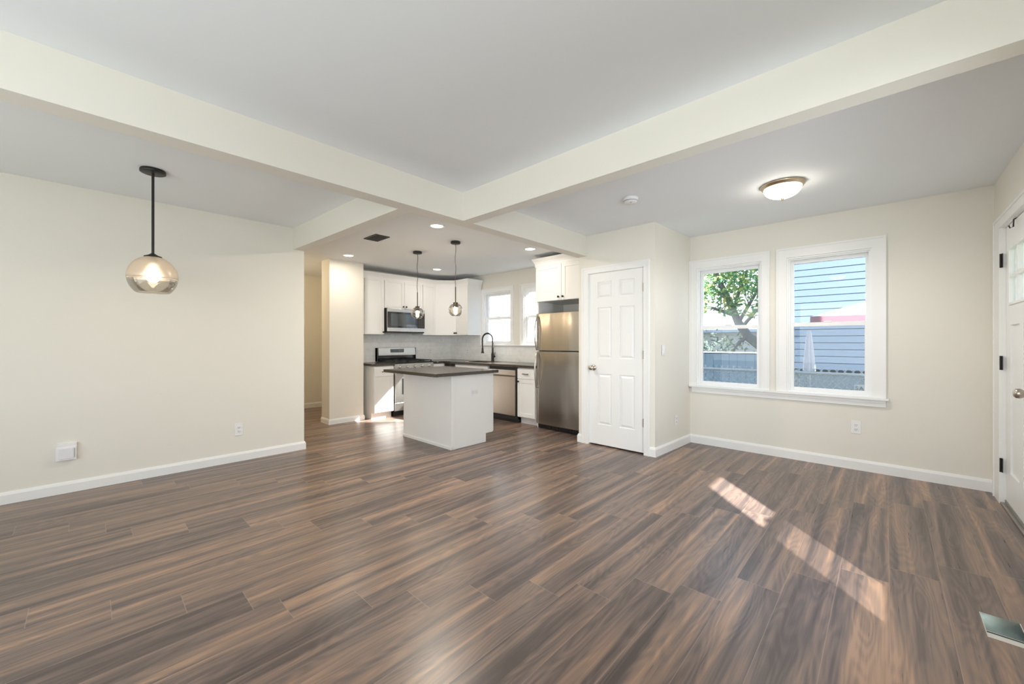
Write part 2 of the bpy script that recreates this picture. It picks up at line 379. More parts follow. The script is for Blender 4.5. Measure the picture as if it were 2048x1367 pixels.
# baseboards
BB = lambda h=.098: [(0, 0), (.015, 0), (.015, h - .022), (.009, h - .006), (.006, h), (0, h)]
def base(name, path, label, h=.098): return struct(name, MB().sweep(path, BB(h)), TRIM, label, 'baseboard')
base('baseboard_left', [(XB0, YL), (XLE, YL), (XLE, 4.95)], 'white baseboard along the left wall', .09)
base('baseboard_window', [(CX, 1.842), (CX, CY0), (XW, CY0B), (XW, YR), (4.925, YR)], 'white baseboard from the closet corner along the window wall', .10)
base('baseboard_closet', [(CX + .2, CY1), (CX, CY1), (CX, 2.69)], 'short white baseboard wrapping the closet corner by the fridge', .10)
base('baseboard_stub', [(SX0, 6.26), (SX0, SY), (SX1, SY), (SX1, 6.2)], 'white baseboard around the short wall end', .08)
base('baseboard_hall', [(.5, 7.785), (3.3, 7.785)], 'white baseboard of the hallway', .095)
base('baseboard_right', [(3.71, YR), (XB0, YR)], None)

# ------------------------------------------------------------------ windows
def window(name, F, op, label, stool=True, screen=True, cas=None, casw=.075, head=.09, rail=None):
    u0, u1, z0, z1 = op
    root = sroot(name, F.p((u0 + u1) / 2, 0, z0), label, 'window')
    cl, cr, ct = cas
    c = MB()
    # casing with a raised back band
    for (a, b) in ((cl, u0 + .004), (u1 - .004, cr)): c.fbox(F, a, b, -.018, 0, z0, ct)
    c.fbox(F, u0 + .004, u1 - .004, -.018, 0, z1 - .004, ct)
    c.fbox(F, cl - .006, cl + .012, -.028, 0, z0, ct + .006); c.fbox(F, cr - .012, cr + .006, -.028, 0, z0, ct + .006); c.fbox(F, cl + .012, cr - .012, -.028, 0, ct - .012, ct + .006)
    obj('casing', c, TRIM, root)
    j = MB(); j.frame(F, u0, u1, z0, z1, (.018, .018, .02, .018), 0, .112)
    j.frame(F, u0 + .018, u1 - .018, z0 + .02, z1 - .018, .012, .02, .034)
    obj('jamb', j, VINYL, root)
    r = rail or (z0 + z1) / 2
    gu0, gu1 = u0 + .052, u1 - .052
    us = MB().frame(F, u0 + .02, u1 - .02, r - .018, z1 - .02, (.034, .034, .036, .045), .072, .100)
    up = obj('upper_sash', us, VINYL, root, .002)
    obj('glass_pane', MB().fbox(F, gu0, gu1, .084, .088, r + .016, z1 - .063), PANE, up)
    lo = MB().frame(F, u0 + .022, u1 - .022, z0 + .022, r + .018, (.036, .036, .045, .04), .036, .066)
    ls = obj('lower_sash', lo, VINYL, root, .002)
    obj('glass_pane', MB().fbox(F, gu0 + .003, gu1 - .003, .049, .053, z0 + .065, r - .020), PANE, ls)
    m = (u0 + u1) / 2
    lk = MB().fbox(F, m - .03, m + .03, .03, .052, r + .018, r + .03)
    obj('sash_lock', lk, VINYL, ls)
    if screen: obj('insect_screen', MB().fbox(F, u0 + .02, u1 - .02, .106, .1075, z0 + .02, r), SCREEN_D if name == 'window_5' else SCREEN, root)
    return root
FX = FXF(XW)
window('window_1', FX, W1, 'double-hung window beside the closet wall, looking out on the tree', cas=(.916, 1.740, 2.192), rail=1.395)
window('window_2', FX, W2, 'wider-looking double-hung window nearer the front door, looking out on blue siding', cas=(.004, .846, 2.196), rail=1.402)
window('window_3', FX, W3, 'bright double-hung window behind the kitchen faucet', cas=(4.690, 5.528, 2.19), screen=False, rail=1.65)
window('window_4', FX, W4, 'kitchen window half hidden by the fridge cabinet', cas=(3.70, 4.525, 2.19), screen=False, rail=1.65)
FR = Frame((0, YR, 0), (1, 0, 0), (0, -1, 0))
window('window_5', FR, FW, 'front window beside the entry door', cas=(1.45, 2.105, 2.19))
def stool(name, F, a, b, z, label, apron=.065):
    m = MB().fbox(F, a, b, -.055, .03, z - .02, z)
    m.fbox(F, a + .02, b - .02, -.02, 0, z - .02 - apron, z - .02); m.fbox(F, a + .02, b - .02, -.028, 0, z - .02 - apron * .45, z - .02)
    return struct(name, m, TRIM, label, 'window sill', .003)
stool('trim_1', FX, -.02, CY0B - .005, .700, 'long white sill shared by the pair of windows')
stool('trim_2', FX, 3.68, 5.552, 1.172, 'white sill under the kitchen windows', .018)

# ------------------------------------------------------------------ doors
def hinge(parent, F, u, z, m, h=.09, w=.016):
    k = MB().fbox(F, u - w, u + w, -.004, .002, z - h / 2, z + h / 2); k.cyl(F.p(u, -.008, z - h / 2), F.p(u, -.008, z + h / 2), .006, 10)
    return obj('hinge', k, m, parent)
FC = FXF(CX)
d1 = sroot('door_1', (CX, 2.25, 0), 'white six-panel closet door between the fridge and the windows', 'door')
a0, a1, zt = 1.906, 2.600, 2.03
sl = MB().fbox(FC, a0, a1, .024, .05, .016, zt)
st = .115; mid = (a0 + a1) / 2; ms = .05
rows = [(.25, .845), (1.03, 1.625), (1.735, 1.925)]
FD = .012
sl.fbox(FC, a0, a0 + st, FD, .024, .016, zt); sl.fbox(FC, a1 - st, a1, FD, .024, .016, zt); sl.fbox(FC, mid - ms, mid + ms, FD, .024, .016, zt)
zs = [.016] + [v for r in rows for v in r] + [zt]
for i in range(0, len(zs), 2):
    for (p, q) in ((a0 + st, mid - ms), (mid + ms, a1 - st)): sl.fbox(FC, p, q, FD, .024, zs[i], zs[i + 1])
for (zb_, zt_) in rows:
    for (p, q) in ((a0 + st, mid - ms), (mid + ms, a1 - st)):
        o_, i_ = .012, .034
        vs = [FC.p(u, .0235, z) for u, z in ((p + o_, zb_ + o_), (q - o_, zb_ + o_), (q - o_, zt_ - o_), (p + o_, zt_ - o_))] + [FC.p(u, .014, z) for u, z in ((p + i_, zb_ + i_), (q - i_, zb_ + i_), (q - i_, zt_ - i_), (p + i_, zt_ - i_))]
        sl.add(vs, [(4, 5, 6, 7), (0, 1, 5, 4), (1, 2, 6, 5), (2, 3, 7, 6), (3, 0, 4, 7)])
slab = obj('door_slab', sl, TRIM, d1)
for z in (1.815, 1.082, .345): hinge(d1, FC, a0 - .002, z, NICKEL)
kb = MB().lathe(FC.p(a1 - .062, .012, .915), [(.034, 0), (.034, .006), (.026, .012), (.012, .014), (.012, .034), (.020, .038), (.029, .05), (.030, .062), (.024, .074), (.010, .079), (0, .079)], 28, (-1, 0, 0))
obj('door_knob', kb, NICKEL, d1)
def casing_door(F, u0, u1, zt, w0, w1, wt, name, label, dep=.115):
    c = MB()
    c.fbox(F, u0 - w0, u0, -.016, 0, 0, zt + wt); c.fbox(F, u1, u1 + w1, -.016, 0, 0, zt + wt); c.fbox(F, u0, u1, -.016, 0, zt, zt + wt)
    c.fbox(F, u0 - w0 - .004, u0 - w0 + .014, -.022, 0, 0, zt + wt + .004); c.fbox(F, u1 + w1 - .014, u1 + w1 + .004, -.022, 0, 0, zt + wt + .004); c.fbox(F, u0 - w0 + .014, u1 + w1 - .014, -.022, 0, zt + wt - .014, zt + wt + .004)
    c.fbox(F, u0 - .003, u0 + .003, 0, dep, 0, zt); c.fbox(F, u1 - .003, u1 + .003, 0, dep, 0, zt); c.fbox(F, u0, u1, 0, dep, zt - .003, zt + .003)
    return struct(name, c, TRIM, label, 'door casing')
casing_door(FC, 1.903, 2.603, 2.034, .060, .082, .068, 'trim_3', 'white casing around the six-panel closet door')
# closet back so the door gap is dark
# front door
FRD = FR
d2 = sroot('door_2', (4.26, YR, 0), 'white craftsman front door with small square panes at the right edge', 'door')
b0, b1 = 3.795, 4.722; D0 = .018
zt2 = 2.075
dm = MB()
gz0, gz1 = 1.50, 1.895
gu0, gu1 = 3.935, 4.583
# stiles, rails, recessed flat panels
dm.fbox(FRD, b0, gu0, D0, D0 + .044, .03, zt2); dm.fbox(FRD, gu1, b1, D0, D0 + .044, .03, zt2)
dm.fbox(FRD, gu0, gu1, D0, D0 + .044, gz1, zt2); dm.fbox(FRD, gu0, gu1, D0, D0 + .044, 1.345, gz0); dm.fbox(FRD, gu0, gu1, D0, D0 + .044, .03, .262)
m0 = (gu0 + gu1) / 2
dm.fbox(FRD, m0 - .055, m0 + .055, D0, D0 + .044, .262, 1.345); dm.fbox(FRD, gu0, gu1, D0 + .012, D0 + .032, .262, 1.345)
dm.frame(FRD, gu0 - .012, gu1 + .012, gz0 - .012, gz1 + .012, .018, D0 - .008, D0 + .01)
ds = obj('door_slab', dm, TRIM, d2)
gr = MB()
for k in (1, 2):
    u = gu0 + (gu1 - gu0) * k / 3; gr.fbox(FRD, u - .011, u + .011, D0 - .003, D0 + .04, gz0, gz1)
gr.fbox(FRD, gu0, gu1, D0 - .004, D0 + .041, (gz0 + gz1) / 2 - .012, (gz0 + gz1) / 2 + .012)
obj('glazing_bars', gr, TRIM, ds)
FROST = thin_glass('etched_door_glass', (.93, .95, .95), .05, haze=.45, hazecol=(.85, .88, .88))
obj('glass_pane', MB().fbox(FRD, gu0, gu1, D0 + .018, D0 + .023, gz0, gz1), FROST, ds)
for z in (1.834, 1.062, .29): hinge(d2, FRD, b1 + .006, z, BLACK, .105, .019)
lv = MB().lathe(FRD.p(3.895, D0, .905), [(.034, 0), (.034, .008), (.014, .014), (.013, .04), (.024, .048), (.031, .062), (.029, .078), (.018, .088), (0, .09)], 24, (0, 1, 0))
obj('door_knob', lv, NICKEL, d2)
obj('deadbolt', MB().lathe(FRD.p(3.895, D0, 1.055), [(.031, 0), (.031, .012), (.024, .018), (0, .018)], 24, (0, 1, 0)).fbox(FRD, 3.886, 3.904, D0 - .040, D0 - .016, 1.038, 1.072), NICKEL, d2)
obj('door_sweep', MB().fbox(FRD, b0, b1, D0 - .006, D0 + .05, .006, .034), mat('grey_vinyl_sweep', (.28, .27, .25), .6), d2)
obj('door_hook', MB().tube([FRD.p(4.395, D0 - .002, zt2 + .002), FRD.p(4.395, D0 - .012, zt2 - .005), FRD.p(4.395, D0 - .014, zt2 - .055), FRD.p(4.395, D0 - .028, zt2 - .062), FRD.p(4.395, D0 - .034, zt2 - .045)], .004, 8), DARK, d2)
casing_door(FR, 3.790, 4.726, 2.082, .075, .195, .075, 'trim_4', 'white casing of the front door with black hinges')
struct('trim_5', MB().fbox(FR, 3.79, 4.726, -.01, .11, 0, .012), mat('aluminium_threshold', (.45, .43, .40), .35, metal=1), 'metal threshold under the front door', 'threshold')

# ------------------------------------------------------------------ cabinets
def shaker(F, u0, u1, z0, z1, d=-.02, rail=.055):
    m = MB().frame(F, u0, u1, z0, z1, rail, d, 0); m.fbox(F, u0 + rail - .001, u1 - rail + .001, d + .008, -.002, z0 + rail - .001, z1 - rail + .001); return m
def flatfront(F, u0, u1, z0, z1, d=-.02): return MB().fbox(F, u0, u1, d, 0, z0, z1)
def knob(parent, F, u, z, d=-.02):
    return obj('knob', MB().lathe(F.p(u, d, z), [(.007, 0), (.006, .012), (.013, .017), (.0155, .024), (.012, .030), (0, .031)], 18, -F.n), BLACK, parent)
def pull(parent, F, u, z, w=.10, d=-.02):
    m = MB().fbox(F, u - w / 2, u + w / 2, d - .030, d - .020, z - .005, z + .005)
    m.fbox(F, u - w / 2 + .008, u - w / 2 + .016, d - .022, d, z - .004, z + .004); m.fbox(F, u + w / 2 - .016, u + w / 2 - .008, d - .022, d, z - .004, z + .004)
    return obj('pull', m, BLACK, parent)
ZCT = .877           # counter top height
FL_ = FYF(5.83)
def base_cab(name, F, u0, u1, dep, label, drawer=True, ndoor=1, knob_side=None, pullw=.1, toe=.07):
    root = thing(name, F.p((u0 + u1) / 2, dep / 2, 0), label, 'cabinet', 'white base cabinets')
    m = MB().fbox(F, u0, u1, 0, dep, .10, ZCT - .036).fbox(F, u0, u1, toe, dep, 0, .10)
    obj('body', m, CAB, root)
    ztop = ZCT - .05
    if drawer:
        dw = obj('drawer', flatfront(F, u0 + .004, u1 - .004, ztop - .152, ztop), CAB, root, .002)
        if pullw: pull(dw, F, (u0 + u1) / 2, ztop - .078, pullw)
        zd = ztop - .158
    else: zd = ztop
    w = (u1 - u0 - .008) / ndoor
    for k in range(ndoor):
        a = u0 + .004 + k * w
        dr = obj('door', shaker(F, a + .001, a + w - .001, .112, zd), CAB, root, .0015)
        if knob_side:
            s = knob_side if ndoor == 1 else ('r' if k == 0 else 'l')
            knob(dr, F, a + (.03 if s == 'l' else w - .03), zd - .035)
    return root
base_cab('base_cabinet', FL_, 3.045, 3.386, .61, 'white base cabinet with one drawer, left of the range, beside the short wall')
base_cab('base_cabinet', FL_, 4.156, 4.405, .61, 'white corner base cabinet to the right of the range', pullw=None)
FRR = FXF(4.41)
base_cab('base_cabinet', FRR, 3.672, 4.022, .61, 'narrow white base cabinet with drawer between the dishwasher and the fridge', knob_side='r', pullw=.105)
base_cab('base_cabinet', FRR, 4.66, 5.50, .61, 'white sink base cabinet under the faucet, mostly behind the island', ndoor=2, knob_side='r', pullw=None)

# counters
lc = tag(obj('countertop', MB().box(3.022, 3.388, 5.795, 6.437, ZCT - .036, ZCT), GRAN_M, None, .003), 'small dark granite countertop left of the range', 'countertop')
SKX, SKY = (4.47, 4.86), (4.80, 5.42)
cm = MB().box(4.153, 4.36, 5.795, 6.437, ZCT - .036, ZCT)
cm.box(4.36, SKX[0], 3.665, 6.437, ZCT - .036, ZCT).box(SKX[1], 5.022, 3.665, 6.437, ZCT - .036, ZCT)
cm.box(SKX[0], SKX[1], 3.665, SKY[0], ZCT - .036, ZCT).box(SKX[0], SKX[1], SKY[1], 6.437, ZCT - .036, ZCT)
tag(obj('countertop', cm, GRAN_M, None), 'long L-shaped dark granite countertop around the sink under the kitchen windows', 'countertop')
sk = thing('kitchen_sink', ((SKX[0] + SKX[1]) / 2, (SKY[0] + SKY[1]) / 2, ZCT - .23), 'undermount stainless sink set in the dark countertop', 'sink')
bz = ZCT - .22
obj('basin', MB().box(SKX[0] - .01, SKX[0], SKY[0], SKY[1], bz, ZCT - .037).box(SKX[1], SKX[1] + .01, SKY[0], SKY[1], bz, ZCT - .037).box(SKX[0], SKX[1], SKY[0] - .01, SKY[0], bz, ZCT - .037).box(SKX[0], SKX[1], SKY[1], SKY[1] + .01, bz, ZCT - .037).box(SKX[0] - .01, SKX[1] + .01, SKY[0] - .01, SKY[1] + .01, bz - .01, bz), STEELH, sk)
obj('drain', MB().lathe((4.66, 5.11, bz), [(.045, 0), (.045, .003), (.03, .004), (0, .002)], 24), DARK, sk)

# faucet with spring arch
fx, fy = 4.935, 5.115
fa = thing('kitchen_faucet', (fx, fy, ZCT), 'tall dark spring-neck faucet standing behind the sink', 'faucet')
obj('base', MB().lathe((fx, fy, ZCT), [(.030, 0), (.030, .01), (.026, .014), (.026, .13), (.019, .145), (.016, .17), (.016, .26), (0, .26)], 24), BLACK, fa)
arc = [(fx, fy, ZCT + .25)]
for k in range(21):
    a = math.pi * k / 20; arc.append((fx - .105 + .105 * math.cos(a), fy + .02 * (1 - math.cos(a)), ZCT + .385 + .11 * math.sin(a)))
end = arc[-1]; arc.append((end[0], end[1], ZCT + .30)); arc.append((end[0] + .004, end[1], ZCT + .24))
obj('spring_neck', MB().tube(arc, .0115, 12), BLACK, fa)
hx = []
seg_ = [Vector(p) for p in arc]; NT = 30
for k in range((len(seg_) - 1) * 20 + 1):
    i = min(k // 20, len(seg_) - 2); t = k / 20 - i; p = seg_[i].lerp(seg_[i + 1], t); d = (seg_[i + 1] - seg_[i]).normalized()
    e1 = Vector((0, 1, 0)); e1 = (e1 - d * e1.dot(d)).normalized(); e2 = d.cross(e1); a = k * 2 * math.pi / 14
    hx.append(p + (e1 * math.cos(a) + e2 * math.sin(a)) * .0135)
obj('coil', MB().tube(hx, .0024, 5), BRONZE, fa)
obj('spray_head', MB().lathe((end[0] + .004, end[1], ZCT + .245), [(.014, 0), (.018, -.03), (.018, -.06), (.028, -.092), (.028, -.098), (0, -.098)], 20), BLACK, fa)
hd = MB().cyl((fx, fy, ZCT + .085), (fx, fy - .055, ZCT + .085), .017, 16); hd.cyl((fx, fy - .052, ZCT + .085), (fx - .005, fy - .066, ZCT + .165), .0055, 10)
obj('handle', hd, BLACK, fa)

# backsplash
bsp = MB().box(SX1 + .002, XW, 6.438, 6.45, ZCT - .0, 1.36).box(5.023, XW, 3.64, 5.535, ZCT, 1.134).box(5.023, XW, 5.535, 6.438, ZCT, 1.36)
struct('backsplash', bsp, TILE, 'pale glossy wavy tile backsplash behind the range and sink', 'backsplash')

# uppers
FU = FYF(6.12)
ZU0, ZU1 = 1.345, 2.31
def upper(name, F, u0, u1, z0, z1, dep, label, doors, rail=.05):
    """doors: [(u0,u1,knob_u,knob_z)]"""
    root = thing(name, F.p((u0 + u1) / 2, dep / 2, z0), label, 'cabinet', 'white wall cabinets')
    obj('body', MB().fbox(F, u0, u1, 0, dep, z0, z1), CAB, root)
    for (a, b, ku, kz) in doors:
        d = obj('door', shaker(F, a + .0015, b - .0015, z0 + .003, z1 - .03, rail=rail), CAB, root, .0015)
        if ku is not None: knob(d, F, ku, kz)
    return root
upper('wall_cabinet', FU, 2.99, 3.379, ZU0, ZU1, .318, 'tall white wall cabinet at the far left, beside the microwave', [(3.035, 3.376, 3.352, 1.385)])
upper('wall_cabinet', FU, 3.381, 4.132, 1.792, ZU1, .318, 'short white two-door wall cabinet above the microwave', [(3.383, 3.756, 3.728, 1.828), (3.758, 4.130, 3.786, 1.828)])
upper('wall_cabinet', FU, 4.134, 4.422, ZU0, ZU1, .318, 'narrow white wall cabinet right of the microwave', [(4.137, 4.420, None, 0)])
dg = Frame((4.425, 6.12, 0), Vector((1, -1, 0)).normalized(), Vector((1, 1, 0)).normalized())
cc = thing('wall_cabinet', (4.72, 6.14, ZU0), 'white diagonal corner wall cabinet with a single door', 'cabinet', 'white wall cabinets')
obj('body', MB().prism([(4.426, 6.121), (4.701, 5.846), (5.02, 5.846), (5.02, 6.436), (4.426, 6.436)], ZU0, ZU1), CAB, cc)
LD = .275 * math.sqrt(2)
dd = obj('door', shaker(dg, .004, LD - .004, ZU0 + .003, ZU1 - .03, rail=.05), CAB, cc, .0015)
knob(dd, dg, LD - .035, 1.385)
FE = FXF(4.70)
upper('wall_cabinet', FE, 5.50, 5.842, ZU0, ZU1, .32, 'white wall cabinet ending beside the kitchen window', [(5.503, 5.838, 5.806, 1.385)])
CRW = lambda z, h=.075: [(0, z - .04), (.004, z - .04), (.006, z), (.016, z + h * .35), (.038, z + h * .85), (.04, z + h), (0, z + h)]
struct('trim_6', MB().sweep([(2.97, 6.10), (4.417, 6.10), (4.68, 5.837), (4.68, 5.497), (5.02, 5.497)], CRW(2.292, .068)), CAB, 'white crown moulding along the top of the wall cabinets', 'moulding')
# pot lid: small under-cabinet bump is left out
# over-fridge
FOF = FXF(4.40)
of = upper('wall_cabinet', FOF, 2.752, 3.655, 1.79, 2.325, .62, 'white two-door wall cabinet above the fridge', [(2.755, 3.203, 3.168, 1.836), (3.205, 3.652, 3.242, 1.836)], .06)
obj('side_panel', MB().fbox(FOF, 3.632, 3.655, .02, .62, 0, 1.79), CAB, of)
struct('trim_7', MB().sweep([(4.38, 2.745)[::1], (4.38, 3.658), (5.02, 3.658)][::-1], CRW(2.325, .075)), CAB, 'white crown moulding above the fridge cabinet', 'moulding')

# ------------------------------------------------------------------ gas range
FRG = FYF(5.80)
rg = thing('gas_range', (3.77, 6.1, 0), 'stainless gas range with black grates and backguard', 'stove')
x0, x1 = 3.392, 4.150
obj('body', MB().box(x0, x1, 5.83, 6.435, .09, .862).box(x0 + .03, x1 - .03, 5.88, 6.4, 0, .09), DARK, rg)
obj('cooktop', MB().box(x0 - .004, x1 + .004, 5.80, 6.37, .862, .884), BLACK, rg, .004)
obj('control_panel', MB().fbox(FRG, x0, x1, 0, .03, .755, .862), STEELH, rg, .004)
for k in range(5):
    obj('knob', MB().lathe(FRG.p(x0 + .09 + k * .145, 0, .812), [(.026, 0), (.024, .01), (.020, .03), (.017, .034), (0, .034)], 20, (0, -1, 0)), STEELH, rg)
od = obj('oven_door', MB().fbox(FRG, x0 + .004, x1 - .004, -.01, .03, .235, .745), STEELH, rg, .004)
obj('oven_window', MB().fbox(FRG, x0 + .13, x1 - .13, -.013, -.008, .36, .62), GLOSSBLK, od)
hm = MB().cyl(FRG.p(x0 + .05, -.055, .705), FRG.p(x1 - .05, -.055, .705), .012, 14)
for u in (x0 + .07, x1 - .07): hm.cyl(FRG.p(u, -.055, .705), FRG.p(u, -.008, .705), .009, 10)
obj('handle', hm, STEELH, od)
obj('storage_drawer', MB().fbox(FRG, x0 + .004, x1 - .004, -.006, .03, .095, .228), STEELH, rg, .004)
for gx in (x0 + .02, x0 + .265, x0 + .51):
    g = MB(); gw = .228
    g.frame(FRG, gx, gx + gw, 0, 0, 0, 0, 0) if False else None
    for yy in (5.83, 6.09, 6.33): g.box(gx, gx + gw, yy - .006, yy + .006, .902, .914)
    for xx in (gx + .006, gx + gw / 2, gx + gw - .006): g.box(xx - .006, xx + .006, 5.83, 6.33, .902, .914)
    for yy in (5.832, 6.328):
        for xx in (gx + .006, gx + gw - .006): g.box(xx - .007, xx + .007, yy - .007, yy + .007, .884, .904)
    obj('grate', g, BLACK, rg)
for (bx, by) in ((x0 + .134, 5.95), (x0 + .134, 6.21), (x0 + .379, 6.08), (x0 + .624, 5.95), (x0 + .624, 6.21)):
    obj('burner', MB().lathe((bx, by, .884), [(.045, 0), (.045, .008), (.032, .009), (.032, .016), (0, .016)], 20), DARK, rg)
bgd = obj('backguard', MB().box(x0, x0 + .012, 6.352, 6.436, .884, 1.118).box(x1 - .012, x1, 6.352, 6.436, .884, 1.118).box(x0, x1, 6.375, 6.436, .884, 1.118), GLOSSBLK, rg)
obj('guard_panel', MB().fprism(Frame((0, 0, 0), (0, 1, 0), (1, 0, 0)), [(6.345, .985), (6.345, .995), (6.356, 1.112), (6.376, 1.118), (6.38, 1.118), (6.38, .985)], x0 + .012, x1 - .012), STEELH, bgd)
obj('display', MB().box(3.635, 3.895, 6.342, 6.36, 1.035, 1.095), mat('range_display_glass', (.10, .13, .15), .12, spec=.7), bgd)
btn = MB()
for i in range(5):
    for j in range(3): btn.box(3.79 + i * .02, 3.80 + i * .02, 6.340, 6.343, 1.042 + j * .016, 1.051 + j * .016)
obj('buttons', btn, mat('grey_buttons', (.35, .33, .30), .5), bgd)

# ------------------------------------------------------------------ microwave
FM = FYF(6.03)
mw = thing('microwave', (3.765, 6.23, 1.383), 'stainless over-the-range microwave with dark window', 'microwave')
u0, u1, z0, z1 = 3.392, 4.124, 1.385, 1.788
obj('body', MB().box(u0, u1, 6.05, 6.436, z0, z1), DARK, mw)
md_ = obj('door', MB().fbox(FM, u0 + .002, u1, -.002, .02, z0 + .012, z1 - .002), STEELH, mw, .003)
obj('door_window', MB().fbox(FM, u0 + .002, 3.972, -.007, 0, z0 + .075, z1 - .06), GLOSSBLK, md_)
obj('inner_window', MB().fbox(FM, u0 + .06, 3.93, -.0085, -.006, z0 + .105, z1 - .09), mat('microwave_mesh_window', (.05, .06, .065), .05, spec=1.0), md_)
obj('control_panel', MB().fbox(FM, 3.976, u1 - .003, -.007, 0, z0 + .075, z1 - .06), DARK, mw)
bt = MB()
for i in range(3):
    for j in range(5): bt.fbox(FM, 3.995 + i * .04, 4.02 + i * .04, -.009, -.006, z0 + .10 + j * .03, z0 + .115 + j * .03)
obj('keypad', bt, mat('dim_keypad', (.10, .09, .085), .5), mw)
obj('vent_grille', MB().fbox(FM, u0 + .01, u1 - .01, .0, .25, z0 - .008, z0 + .008), DARK, mw)

# ------------------------------------------------------------------ dishwasher
FDW = FXF(4.385)
dw = thing('dishwasher', (4.7, 4.34, 0), 'stainless dishwasher between the sink and the narrow cabinet', 'dishwasher')
y0, y1 = 4.038, 4.640
obj('body', MB().box(4.41, 5.0, y0, y1, .05, .835), DARK, dw)
obj('door', MB().fbox(FDW, y0 + .018, y1 - .004, -.006, .02, .105, .690), STEEL, dw, .005)
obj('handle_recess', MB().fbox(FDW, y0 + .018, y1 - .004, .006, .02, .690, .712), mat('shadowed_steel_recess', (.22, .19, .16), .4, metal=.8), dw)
obj('control_strip', MB().fbox(FDW, y0 + .018, y1 - .004, -.006, .02, .712, .795), STEELH, dw, .004)
obj('toe_panel', MB().fbox(FDW, y0, y1, .05, .09, .0, .10), BLACK, dw)

# ------------------------------------------------------------------ refrigerator
FF = FXF(4.33)
fr_ = thing('refrigerator', (4.67, 3.2, 0), 'tall stainless top-freezer refrigerator beside the closet door', 'refrigerator')
y0, y1 = 2.795, 3.615
obj('body', MB().box(4.405, 4.99, y0 + .004, y1 - .004, .055, 1.605), STEELD, fr_, .004)
def fdoor(za, zb):
    prof = [(y0, .0), (y0 + .012, -.004 + .004)]
    m = MB(); n = 14; pts = []
    for k in range(n + 1):
        t = k / n; u = y0 + (y1 - y0) * t; e = min(t, 1 - t); d = .012 - .012 * math.sin(math.pi * t) ** .35 if e > 0 else .022
        pts.append((4.33 + d - .004 * math.sin(math.pi * t), u))
    pts += [(4.40, y1), (4.40, y0)]
    m.prism(pts, za, zb); return m
ud = obj('freezer_door', fdoor(1.102, 1.618), STEELF, fr_, .004)
ld = obj('fridge_door', fdoor(.072, 1.086), STEELF, fr_, .004)
def bow(za, zb, ends):
    pts = []
    for k in range(17):
        t = k / 16; z = za + (zb - za) * t
        pts.append((4.325 - .012 - .040 * math.sin(math.pi * (t if ends == 'both' else t)) ** .8, y1 - .035, z))
    pts = [(4.333, y1 - .035, za)] + pts + [(4.333, y1 - .035, zb)]
    return MB().tube(pts, .011, 12)
obj('handle', bow(1.112, 1.575, 'both'), NICKEL, ud)
obj('handle', bow(.585, 1.074, 'both'), NICKEL, ld)
gq = MB().box(4.385, 4.42, y0 + .004, y1 - .004, .008, .062)
for k in range(18): gq.box(4.380, 4.386, y0 + .03 + k * .043, y0 + .05 + k * .043, .02, .05)
obj('base_grille', gq, BLACK, fr_)
obj('hinge_cap', MB().box(4.35, 4.43, y0 + .02, y0 + .10, 1.606, 1.628), STEELD, fr_)
for yy in (y0 + .05, y1 - .05): obj('foot', MB().cyl((4.9, yy, 0), (4.9, yy, .06), .02, 12), BLACK, fr_)
obj('foot', MB().cyl((4.44, y0 + .05, 0), (4.44, y0 + .05, .06), .02, 12), BLACK, fr_); obj('foot', MB().cyl((4.44, y1 - .05, 0), (4.44, y1 - .05, .06), .02, 12), BLACK, fr_)

# ------------------------------------------------------------------ island
IX0, IX1, IY0, IY1 = 2.805, 3.330, 3.572, 4.575
isl = thing('kitchen_island', ((IX0 + IX1) / 2, (IY0 + IY1) / 2, 0), 'white kitchen island standing in the middle of the kitchen', 'island')
obj('body', MB().box(IX0, IX1, IY0, IY1, 0, ZCT - .036).box(IX1, IX1 + .115, IY0, IY1, .105, ZCT - .036), CAB, isl)
obj('corner_post', MB().box(IX0 - .006, IX0 + .045, IY0 - .006, IY0 + .02, 0, ZCT - .036), CAB, isl, .002)
obj('base_shoe', MB().sweep([(IX0, IY1), (IX0, IY0), (IX1, IY0)][::1], [(0, 0), (.012, 0), (.012, .018), (0, .026)][::1]) if False else MB().box(IX0 - .012, IX0, IY0 - .006, IY1, 0, .028), CAB, isl)
ol = obj('outlet_plate', MB().box(3.085, 3.205, IY0 - .005, IY0, .585, .660), PLASTIC, isl, .002)
obj('sockets', MB().box(3.10, 3.14, IY0 - .007, IY0 - .004, .603, .642).box(3.15, 3.19, IY0 - .007, IY0 - .004, .603, .642), mat('socket_white', (.74, .73, .72), .4), ol)
FIS = Frame((IX1 + .115, 0, 0), (0, 1, 0), (-1, 0, 0))
for (a, b, s) in ((IY0 + .004, (IY0 + IY1) / 2, 'l'), ((IY0 + IY1) / 2, IY1 - .004, 'r')):
    dwr = obj('drawer', flatfront(FIS, a + .002, b - .002, ZCT - .205, ZCT - .05), CAB, isl, .002); pull(dwr, FIS, (a + b) / 2, ZCT - .13)
    dr = obj('door', shaker(FIS, a + .002, b - .002, .112, ZCT - .212), CAB, isl, .0015); knob(dr, FIS, (b - .03 if s == 'l' else a + .03), ZCT - .25)
tag(obj('countertop', MB().box(2.535, 3.485, 3.505, 4.605, ZCT - .036, ZCT), GRAN_M, None, .003), 'dark granite slab on top of the white island', 'countertop')

